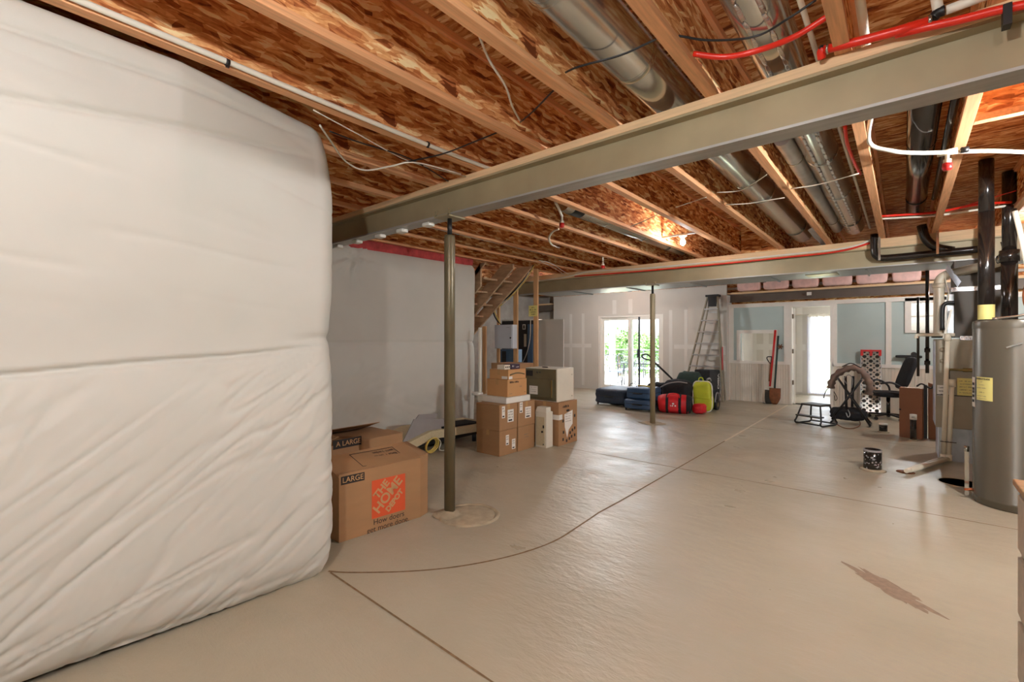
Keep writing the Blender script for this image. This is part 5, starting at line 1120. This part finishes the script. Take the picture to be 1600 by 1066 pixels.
# ------------------------------------------------------------------ tall cardboard sheets
a_, b2_ = Zp(1405, 683), Zp(1441, 687.5); hz_ = Yp(1420, 605.5, a_.y + .15).z
t = thing('flat_carton', 'tall brown flat carton standing on end left of the furnace', 'box', ((a_.x + b2_.x) / 2, a_.y, 0))
xs0 = Yp(1401.5, 640, a_.y + .3).x
MB().prism([(a_.x, a_.y + .02, 0), (b2_.x, b2_.y, 0), (b2_.x + .02, b2_.y + .14, 0), (a_.x + .02, a_.y + .22, 0)], (0, .03, hz_)).build('body', 'cardboard_dk', t, .003)
MB().box((a_.x + .06, a_.y + .03, hz_ - .002), (b2_.x - .02, a_.y + .16, hz_ + .004)).build('tape', 'tape', t)
MB().cyl((a_.x + .01, a_.y - .001, .42), (a_.x + .01, a_.y + .03, .42), .012, 8).build('hand_hole', 'ink', t)
t = thing('wood_panel', 'dark red-brown panel standing between the tall carton and the furnace', 'panel', (.33, 9.4, 0))
pa, pb2 = Yp(1446, 690, 9.35).x, Yp(1462, 690, 9.35).x
MB().prism([(pa + .03, 9.30, 0), (pb2 + .10, 9.30, 0), (pb2 + .10, 9.30, .25), (pb2 + .02, 9.30, .80), (pa + .03, 9.30, .84)], (0, .06, 0)).build('board', 'cardboard_dk', t, .003)
MB().box((pa - .02, 9.33, 0), (pa + .02, 9.40, .80)).build('dark_edge', 'black', t)
MB().tube(smoothpts([(pa - .1, 9.28, .78), (pa - .04, 9.26, .82), (pa + .06, 9.27, .76), (pa + .1, 9.28, .85)]), .012, 6).build('cord', 'black', t)
# ------------------------------------------------------------------ pipe stubs in the slab
def stub(label, u, v, r, h, cap=None, m='black_gloss'):
    c = Zp(u, v); c = Vector((c.x, c.y + r * .6, 0)); t = thing('pipe_stub', label, 'pipe stub', c, group='drain stubs in the slab')
    MB().lathe([(r, 0), (r, h), (r * .88, h), (r * .88, h - .1), (0, h - .1)], c, 24).build('stub', m, t)
    V = MB().lathe([(r * 1.5, .001), (r * 1.25, .012), (r, .02)], c, 20); V.build('grout', 'patch', t)
    return t, c
t, c = stub('large black pipe stub with flaking white residue standing in the floor', 1363, 736, .085, .235)
rd = random.Random(3); mb = MB()
for k in range(46):
    a = rd.uniform(PI, 2 * PI) ; z = rd.uniform(.02, .21); q = rd.uniform(.003, .011); tx = Vector((-math.sin(a), math.cos(a), 0)); p = c + Vector((math.cos(a) * .0862, math.sin(a) * .0862, z))
    mb.add([p - tx * q, p + Vector((0, 0, -q * 1.3)), p + tx * q * 1.2, p + Vector((0, 0, q))], [[0, 1, 2, 3]])
mb.build('residue', 'grey_sheet', t)
MB().lathe([(.0865, .215), (.0865, .237), (.076, .237)], c, 24, caps=False).build('pale_rim', 'grey_sheet', t)
t, c = stub('short black pipe stub with a white cap beyond the large stub', 1380, 676, .055, .13); MB().lathe([(.057, .118), (.057, .14), (0, .143)], c, 20).build('cap', 'white', t)
t, c = stub('thin tall black pipe stub with a white cap in front of the tall carton', 1427, 689, .037, .33); MB().lathe([(.042, .31), (.042, .385), (0, .388)], c, 20).build('cap', 'white', t); scrawl(t, (c.x, c.y - .043, .35), (1, 0, 0), ez, .04, .02, 'ink', 5)
c = Zp(1500, 755)
t = thing('sump_pit', 'dark round opening in the slab at the foot of the water heater', 'floor opening', c)
MB().lathe([(.17, .002), (0, .002)], c, 30).build('dark_hole', 'hole', t); MB().lathe([(.175, .001), (.172, .006), (.165, .003)], c, 30, caps=False).build('rim', 'patch', t)
c = Zp(1415, 738)
t = thing('floor_drain', 'small rusty floor drain beneath the ends of the white pipes', 'drain', c); MB().lathe([(.085, .0), (.08, .006), (0, .004)], c, 20).build('grate', 'rust', t)
# ------------------------------------------------------------------ furnace
t = thing('furnace', 'taupe furnace cabinet on a galvanised base right of the tall carton', 'furnace', (.55, 8.1, 0))
fx0, fx1, fy0, fy1 = .30, .86, 7.78, 8.35; zb_, zt2 = .405, 1.49
MB().box((fx0, fy0, zb_), (fx1, fy1, zt2)).build('cabinet', 'furnace', t, .005)
MB().box((fx0 + .03, fy0 + .02, 0), (fx1 - .03, fy1 - .02, zb_ - .002)).build('galvanised_base', 'galv_dull', t, .003)
for x in (fx0 + .16, fx0 + .3): MB().box((x, fy0 + .01, .02), (x + .012, fy0 + .021, zb_ - .02)).build('seam', 'galv_dull', t)
MB().box((fx0 - .004, fy0 + .02, zb_ + .02), (fx0, fy1 - .02, zt2 - .02)).build('daylit_side', 'daylit_sheet', t)  # daylight on the left face painted as a bluish white sheet
MB().box((fx0 + .022, fy0 + .03, .03), (fx0 + .03, fy1 - .05, zb_)).build('daylit_base_side', 'daylit_sheet', t)  # same painted daylight on the left of the base
MB().box((fx0 + .12, fy0 - .004, .95), (fx0 + .13, fy0, zt2 - .03)).box((fx0 + .012, fy0 - .004, .80), (fx1 - .012, fy0, .812)).build('panel_seam', 'charcoal', t)
for z in (1.36, 1.22): MB().lathe([(.03, 0), (.028, .004), (0, .005)], n=18).build('knockout', 'furnace', t, world=False)
ko = [o for o in t.children if o.name.startswith('knockout')]
for o, z in zip(ko, (1.36, 1.22)): o.location = (fx0 + .065 - .55, fy0 - 8.1, z); o.rotation_euler = (PI / 2, 0, 0)
patch(t, 'rating_label', 'paper', (fx0 + .07, fy0, .86), (1, 0, 0), ez, .11, .13)
for k in range(3): scrawl(t, (fx0 + .07, fy0 - .002, .895 - .04 * k), (1, 0, 0), ez, .08, .018, 'ink', 100 + k)
q = Yp(1509, 605, fy0); patch(t, 'energy_label', 'yellow', (q.x, fy0, q.z), (1, 0, 0), ez, .15, .21)
for k in range(5): scrawl(t, (q.x, fy0 - .002, q.z + .07 - .035 * k), (1, 0, 0), ez, .11, .012, 'grey_print', 110 + k)
MB().box((fx0 + .22, fy0 - .02, 1.48), (fx1 - .1, fy0 + .1, 1.53)).build('crinkled_tape', 'foil', t)
cx0 = .47
MB().box((cx0, fy0 + .01, zt2 + .02), (fx1 + .02, fy1, 2.075)).build('coil_cabinet', 'furnace_dk', t, .004)
MB().box((cx0 - .03, fy0 + .0, 2.07), (fx1 + .05, fy1 + .02, 2.12)).build('plenum_collar', 'foil', t)
MB().box((cx0 + .0, fy0 + .04, 2.12), (fx1 + .02, fy1, 2.44)).build('plenum', 'furnace_dk', t)
MB().box((cx0 - .06, fy0 + .03, 1.53), (cx0 - .004, fy0 + .12, 2.04)).build('side_duct', 'galv_dull', t)
MB().tube(smoothpts([(cx0, fy0 - .03, 1.93), (cx0 - .06, fy0 - .03, 1.935), (cx0 - .10, fy0 - .03, 1.90), (cx0 - .11, fy0 - .03, 1.80), (cx0 - .11, fy0 - .03, 1.6)]), .022, 10).build('refrigerant_line', 'black', t)
MB().bar((cx0 - .03, fy0 - .05, 1.85), (cx0 - .10, fy0 - .05, 1.50), .05, .02, (1, 0, 0)).build('bracket', 'white_pipe', t)
MB().tube([(fx0 + .10, fy0 - .05, 1.125), (fx1 - .1, fy0 - .05, 1.12)], .012, 8).tube([(fx0 + .24, fy0 - .05, 1.125), (fx0 + .33, fy0 - .05, 1.125)], .022, 10).build('gas_valve_line', 'brass', t)
# PVC air intake, drains
t = thing('intake_pipe', 'wide cream plastic pipe rising from the furnace and sloping up to the right', 'pipe', (.335, 7.72, 1.5))
yi = 7.86
pv = smoothpts([Yp(1467, 527, yi), Yp(1467, 500, yi), Yp(1467, 462, yi), Yp(1467, 447, yi), Yp(1470, 436, yi), Yp(1480, 429, yi), Yp(1492, 426, yi)], 5) + [Yp(1545, 414, yi - .3), Yp(1600, 397, yi - .7), Yp(1660, 380, yi - 1.0)]
MB().tube(pv, .053, 18).build('pipe_run', 'cream_pipe', t)
a_ = Yp(1467, 443, yi); MB().tube([a_ + Vector((0, 0, -.06)), a_ + Vector((0, 0, .0))], .062, 18).build('coupling', 'cream_pipe', t)
a_ = Yp(1467, 528, yi); MB().tube([a_, a_ + Vector((0, 0, .05))], .07, 18).build('collar', 'black', t)
MB().tube([Yp(1566, 406, yi - .45), Yp(1573, 404, yi - .5)], .066, 18).build('pipe_strap', 'galv', t)
q0 = Yp(1482, 421, yi - .02); MB().prism([Yp(1477, 421, yi - .06), Yp(1480, 412, yi - .06), Yp(1502, 440, yi - .06), Yp(1496, 449, yi - .06)], (0, .002, 0)).build('paper_tag', 'tag_blue', t)
MB().tube(smoothpts([Yp(1476, 424, yi - .07), Yp(1478, 440, yi - .07), Yp(1482, 455, yi - .07), Yp(1482, 475, yi - .07)]), .005, 6).build('tag_string', 'cream_pipe', t)
yd_ = 7.70
t = thing('drain_line', 'pair of thin cream plastic drain pipes strapped in front of the furnace', 'pipe', (.4, yd_, 0))
pA = [Yp(1481, 524, yd_), Yp(1476, 600, yd_), Yp(1474, 700, yd_)]; zf_ = .045
xA = Yp(1474, 700, yd_).x; xA2 = Yp(1481, 524, yd_)
MB().tube([xA2, Vector((xA, yd_, zf_))], .024, 12).build('tall_pipe', 'cream_pipe', t)
s2 = Yp(1488, 593, yd_); xB = Yp(1482, 700, yd_).x
MB().tube([s2, Vector((xB, yd_, zf_))], .024, 12).build('short_pipe', 'cream_pipe', t)
MB().tube([s2, s2 - Vector((0, 0, .09))], .033, 12).build('coupling', 'cream_pipe', t)
MB().tube([xA2 + Vector((0, 0, .02)), xA2 - Vector((0, 0, .07))], .032, 12).build('tee', 'cream_pipe', t)
for x, o_ in ((xA, 0), (xB, .05)):
    e_ = Zp(1416 + (6 if o_ else 0), 736 - (1 if o_ else 0), zf_); MB().tube([Vector((x, yd_, zf_)), e_], .024, 12).build('floor_run', 'cream_pipe', t); MB().tube([Vector((x, yd_, zf_ - .02)), Vector((x, yd_, zf_ + .05))], .032, 12).build('elbow', 'cream_pipe', t)
for z in (.25, ): MB().tube([(xA - .03, yd_ - .02, z), (xB + .07, yd_ - .02, z)], .006, 6).build('strap', 'charcoal', t)
a_, b2_ = Yp(1432, 525, 7.75), Yp(1492, 525, 7.75)
t = thing('condensate_pipe', 'thin cream pipe ending in an elbow left of the furnace top', 'pipe', a_)
MB().tube(smoothpts([a_ - Vector((.0, 0, .03)), a_, a_ + Vector((.04, 0, .012)), Vector((b2_.x, 7.75, a_.z + .012))]), .02, 10).build('pipe_run', 'cream_pipe', t)
# flues
t = thing('flue_pipe', 'tall glossy black vent pipe with a yellow tag rising behind the water heater', 'flue', (.62, 6.42, 1.6))
yf_ = 6.30; c0_ = Yp(1541, 500, yf_)
MB().cyl((c0_.x, yf_, 1.672), (c0_.x, yf_, 2.70), .058, 20).cyl((c0_.x, yf_, 2.70), (c0_.x, yf_, JT - .02), .055, 20).build('pipe_run', 'black_gloss', t)
MB().tube([(c0_.x, yf_, 1.68), (c0_.x, yf_, 1.82)], .0595, 20, False).build('yellow_tag', 'yellow', t)
t = thing('flue_pipe', 'second glossy black vent pipe farther right with a wide coupling', 'flue', (.83, 7.0, 1.4))
c1_ = Yp(1577, 450, 6.9)
MB().cyl((c1_.x, 6.9, 1.45), (c1_.x, 6.9, 2.35), .062, 20).cyl((c1_.x, 6.9, 2.35), (c1_.x, 6.9, JT - .02), .055, 20).build('pipe_run', 'black_gloss', t)
MB().tube([(c1_.x, 6.9, 2.28), (c1_.x, 6.9, 2.40)], .075, 20).build('coupling', 'black_gloss', t)
for k, (u0, v0, u1, v1) in enumerate(((1565, 378, 1571, 404), (1574, 385, 1582, 400))):
    MB().bar(Yp(u0, v0, 7.2), Yp(u1, v1, 7.2), .02, .004, (0, 1, 0)).build('strap', 'galv', t)
pipe('water_pipe', 'slanted white pipe coming down at the right edge below the joists', [Yp(1586, 330, 6.0), Yp(1596, 372, 6.0), Yp(1606, 420, 6.0)], .02, 'white_pipe')
# ------------------------------------------------------------------ water heater
WX, WY, WR, WH_ = .775, 6.09, .285, 1.665
t = thing('water_heater', 'large glossy grey cylindrical water heater at the right edge', 'water heater', (WX, WY, 0))
MB().lathe([(WR - .01, 0), (WR, .012), (WR, .05), (WR + .004, .055), (WR + .004, .075), (WR, .08), (WR, WH_ - .03), (WR - .004, WH_ - .012), (WR - .02, WH_), (0, WH_ + .005)], (WX, WY, 0), 72).build('tank', 'heater', t)
MB().lathe([(WR + .002, WH_ - .075), (WR + .003, WH_ - .03), (WR - .002, WH_ - .008)], (WX, WY, 0), 72, caps=False).build('top_band', 'heater', t)
def ang_at(u):
    d = Vector((ray(u, 500)[0], ray(u, 500)[1])).normalized(); c_ = Vector((WX, WY)); b_q = d.dot(c_); disc = b_q * b_q - (c_.length_squared - WR * WR)
    s_ = b_q - math.sqrt(max(disc, 0)); p = d * s_ - c_; return math.atan2(p.y, p.x)
def curved(name, m, u0, u1, z0, z1, off=.0025):
    a0, a1 = ang_at(u0), ang_at(u1)
    if a1 < a0: a1 += 2 * PI
    if a1 - a0 > PI: a0, a1 = a1, a0 + 2 * PI
    V = []; n = 10
    for i in range(n + 1):
        a = a0 + (a1 - a0) * i / n
        for z in (z0, z1): V.append((WX + (WR + off) * math.cos(a), WY + (WR + off) * math.sin(a), z))
    ob = MB().grid(V, n + 1, 2).build(name, m, t); return (a0 + a1) / 2
dl_ = 4.0
zq = lambda v, d=4.05: CAMH + (HOR - v) / FPX * d
am = curved('energy_label', 'yellow', 1526.5, 1551.5, zq(629), zq(591.5))
nrm_ = Vector((math.cos(am), math.sin(am), 0)); tang_ = Vector((-nrm_.y, nrm_.x, 0)); pc_ = Vector((WX, WY, 0)) + nrm_ * (WR + .007)
text(t, 'ENERGYGUIDE', pc_ + Vector((0, 0, zq(594.5))), tang_, ez, .019, 'ink', bold=.001)
for k, (v, w_) in enumerate(((599, .02), (604, .05), (609, .09), (616, .05), (622, .09), (626, .1))): scrawl(t, pc_ + Vector((0, 0, zq(v))) - tang_ * .01, tang_, ez, w_, .009, 'grey_print' if k != 3 else 'ink', 120 + k)
curved('warning_label', 'paper', 1519.6, 1524, zq(642), zq(593))
am2 = ang_at(1522); n2 = Vector((math.cos(am2), math.sin(am2), 0)); t2v = Vector((-n2.y, n2.x, 0))
for k, v in enumerate((604, 612, 617, 624, 632)): MB().box((-.02, -.001, -.012), (.02, 0, .012), Matrix.Translation(Vector((WX, WY, zq(v))) + n2 * (WR + .005)) @ Matrix.Rotation(am2 + PI / 2, 4, 'Z')).build('printed_mark', 'ink', t)
MB().cyl((WX - WR * .55, WY - WR * .7, WH_), (WX - WR * .55, WY - WR * .7, WH_ + .02), .02, 12).build('fitting', 'galv', t)
q = Vector((WX + .08, WY - .12, WH_))
MB().cyl(q, q + Vector((0, 0, .07)), .028, 14).cyl(q + Vector((0, 0, .05)), q + Vector((0, 0, .075)), .036, 8).build('nipple', 'brass', t)
MB().tube(smoothpts([q + Vector((-.015, 0, .07)), q + Vector((-.04, .02, .16)), q + Vector((-.03, .05, .28)), q + Vector((.02, .08, .42)), q + Vector((.1, .1, .6))]), .022, 10).tube(smoothpts([q + Vector((.01, 0, .07)), q + Vector((.0, .03, .16)), q + Vector((.02, .05, .28)), q + Vector((.07, .08, .42)), q + Vector((.15, .1, .6))]), .022, 10).build('copper_line', 'copper', t)
MB().tube(smoothpts([Vector((WX - .16, WY - .2, WH_ + .012)), q + Vector((-.1, -.02, .03)), q + Vector((-.0, 0, .055))]), .010, 8).build('flex_conduit', 'galv', t)
ag = ang_at(1585); n3 = Vector((math.cos(ag), math.sin(ag), 0)); MB().box((-.05, -.006, -.006), (.05, 0, .006), Matrix.Translation(Vector((WX, WY, 1.44)) + n3 * (WR + .006)) @ Matrix.Rotation(ag + PI / 2 , 4, 'Z') @ Matrix.Rotation(-.4, 4, 'Y')).build('scuff', 'galv', t)
MB().bar((WX - WR - .03, WY + .12, .0), (WX - WR - .03, WY + .12, .42), .03, .03).cyl((WX - WR - .03, WY + .12, .42), (WX - WR - .03, WY + .12, .47), .02, 10).build('drain_tube', 'galv', t)
MB().tube([(WX - WR - .06, WY - .04, .09), (WX - WR + .01, WY - .03, .10)], .012, 8).build('drain_cock', 'copper', t)
# ------------------------------------------------------------------ dresser at the right edge
p1 = Zp(1582, 748, .92); p2 = Zp(1600, 768, .92)
dx0 = p1.x; t = thing('dresser', 'washed wood chest with an oak top at the lower right edge', 'dresser', (dx0 + .3, 2.3, 0))
y1_, y0_ = p1.y, 1.75; xb = dx0 + .022
MB().box((dx0, y0_, .895), (dx0 + .55, y1_, .92)).build('top', 'oak', t, .004)
MB().box((xb, y0_ + .03, .08), (dx0 + .52, y1_ - .025, .894)).build('carcass', 'greywood', t)
MB().box((xb - .035, y0_ + .01, 0), (dx0 + .53, y1_ - .002, .08)).prism([(xb - .035, y1_ - .002, .08), (xb, y1_ - .02, .10), (xb, y0_ + .02, .10), (xb - .035, y0_ + .01, .08)], (.02, 0, 0)).build('plinth', 'greywood', t, .003)
for z0, z1 in ((.13, .36), (.39, .62), (.65, .87)):
    d_ = MB().box((xb - .014, y0_ + .06, z0), (xb, y1_ - .05, z1)).build('drawer', 'greywood', t, .004)
    MB().soft((xb - .03, (y0_ + y1_) / 2, (z0 + z1) / 2), (.03, .03, .03), 2, 5).build('knob', 'brass', d_)
# ------------------------------------------------------------------ patio and garden outside the glass
struct(MB().box((-12, 12.24, -.16), (-3.4, 17.2, -.02)).build('ground_patio', 'deck'))
struct(MB().box((-70, 17.2, -2.4), (40, 90, -2.2)).build('ground_lawn', 'lawn'))
struct(MB().box((-12, 17.1, -2.3), (-3.4, 17.2, -.02)).build('wall_patio_edge', 'concrete'))
t = thing('patio_railing', 'grey metal railing along the far edge of the patio', 'railing', (-8, 17.0, 0))
mb = MB(); mb.tube([(-12, 17.0, 1.05), (-3.4, 17.0, 1.05)], .025, 8).tube([(-12, 17.0, .12), (-3.4, 17.0, .12)], .02, 8).build('rail', 'iron', t)
for i in range(7): MB().box((-11.9 + i * 1.4, 16.98, -.02), (-11.86 + i * 1.4, 17.02, 1.05)).build('post', 'iron', t)
yc_ = YD + .9; MB()
xp = Yp(956.5, 500, 16.2).x
tag(MB().box((xp - .08, 16.1, -.02), (xp + .08, 16.3, 3.3)).build('patio_post', 'white_trim'), 'pale square post of the patio cover outside the sliding door', 'post', None, 'thing')
def patio_chair():
    t = thing('patio_chair', '', 'chair', (0, 0, 0), 0, 'patio chairs around the table')
    MB().tube(smoothpts([(-.24, .24, 0), (-.25, .22, .4), (-.25, .25, .45), (-.25, .28, .75), (-.22, .33, .93), (0, .36, .97), (.22, .33, .93), (.25, .28, .75), (.25, .25, .45), (.25, .22, .4), (.24, .24, 0)], 4), .016, 8).build('back_frame', 'iron', t, world=False)
    for s_ in (-1, 1):
        MB().tube(smoothpts([(s_ * .24, -.24, 0), (s_ * .25, -.22, .4), (s_ * .27, -.2, .62), (s_ * .27, 0, .66), (s_ * .25, .27, .66)], 4), .015, 8).build('arm', 'iron', t, world=False)
    MB().soft((0, 0, .44), (.5, .48, .06), 5, 6).build('seat', 'cushion', t, world=False)
    mb = MB()
    for i in range(-3, 5):
        for sg in (-1, 1):
            x0 = i * .1 * sg - sg * .1; a_ = max(-.24, min(.24, x0)); b2_ = max(-.24, min(.24, x0 + sg * .3))
            if abs(a_ - b2_) > .05: mb.tube([(a_, .265, .5 + abs(a_ - x0) * 1.3), (b2_, .325, .5 + abs(b2_ - x0) * 1.3)], .008, 5)
    mb.tube([(-.25, .26, .5), (.25, .26, .5)], .01, 6).build('lattice', 'iron', t, world=False)
    return t
pcx = lambda u, y: Yp(u, 560, y).x
ch = patio_chair(); ch.location = (pcx(960, 14.0), 14.0, -.02); ch.rotation_euler = (0, 0, .9); ch['label'] = 'patio chair at the left seen through the left door panel'
dup(ch, (pcx(979, 14.9), 14.9, -.02), 'patio chair behind the middle door stiles', .7)
dup(ch, (pcx(994, 15.9), 15.9, -.02), 'patio chair behind the table, third from the left', 0)
dup(ch, (pcx(1020, 16.0), 16.0, -.02), 'patio chair behind the table near the thin steel post', -.1)
tc_ = (pcx(1010, 14.2), 14.2); t = thing('patio_table', 'oval glass topped patio table outside the sliding door', 'table', (tc_[0], tc_[1], -.02))
MB().add([(0, 0, 0)], []) if False else None
ring_ = [(.85 * math.cos(a), .55 * math.sin(a), .73) for a in [2 * PI * i / 40 for i in range(40)]]
MB().tube(ring_, .018, 8, closed=True).build('rim', 'iron', t, world=False)
MB().prism(ring_, (0, 0, .008)).build('glass_top', 'glass', t, world=False)
for sx in (-1, 1):
    for sy in (-1, 1): MB().tube([(sx * .6, sy * .36, .73), (sx * .66, sy * .4, 0)], .02, 8).build('leg', 'iron', t, world=False)
def tree(label, x, y, zb, h, wd, seed, n=1500):
    rd = random.Random(seed); t = thing('tree', label, 'tree', (x, y, zb), group='trees in the garden')
    MB().tube(smoothpts([(x, y, zb), (x + .1, y, zb + h * .3), (x, y, zb + h * .7)]), [.14 - .008 * i for i in range(13)], 8).build('trunk', 'bark', t)
    mb = MB(); cl_ = [(Vector((rd.gauss(0, .30) * wd, rd.gauss(0, .30) * wd, h * rd.uniform(.25, .92))), rd.uniform(.16, .3) * wd) for _ in range(16)]
    for i in range(n):
        c_, r = rd.choice(cl_); p = c_ + Vector((rd.gauss(0, .45), rd.gauss(0, .45), rd.gauss(0, .45))) * r
        s_ = rd.uniform(.08, .17); a1 = Vector((rd.gauss(0, 1), rd.gauss(0, 1), rd.gauss(0, 1))).normalized(); a2 = a1.orthogonal().normalized()
        q = Vector((x, y, zb)) + p; mb.add([q - a1 * s_, q - a2 * s_ * .5, q + a1 * s_, q + a2 * s_ * .5], [[0, 1, 2, 3]])
    mb.build('foliage', 'foliage', t)
for k, (u, y, h, wd, lab_) in enumerate(((936, 44, 4.4, 2.0, 'low garden tree at the left edge of the sliding door view'), (966, 30, 4.6, 2.2, 'tallest garden tree in the left door panel'), (987, 44, 4.4, 2.6, 'garden tree behind the middle of the sliding door'), (1014, 31, 4.1, 2.1, 'broad garden tree in the right door panel'), (1040, 42, 4.4, 2.2, 'garden tree beyond the thin steel post'))):
    tree(lab_, Yp(u, 540, y).x, y, -2.2, h, wd, k + 3)
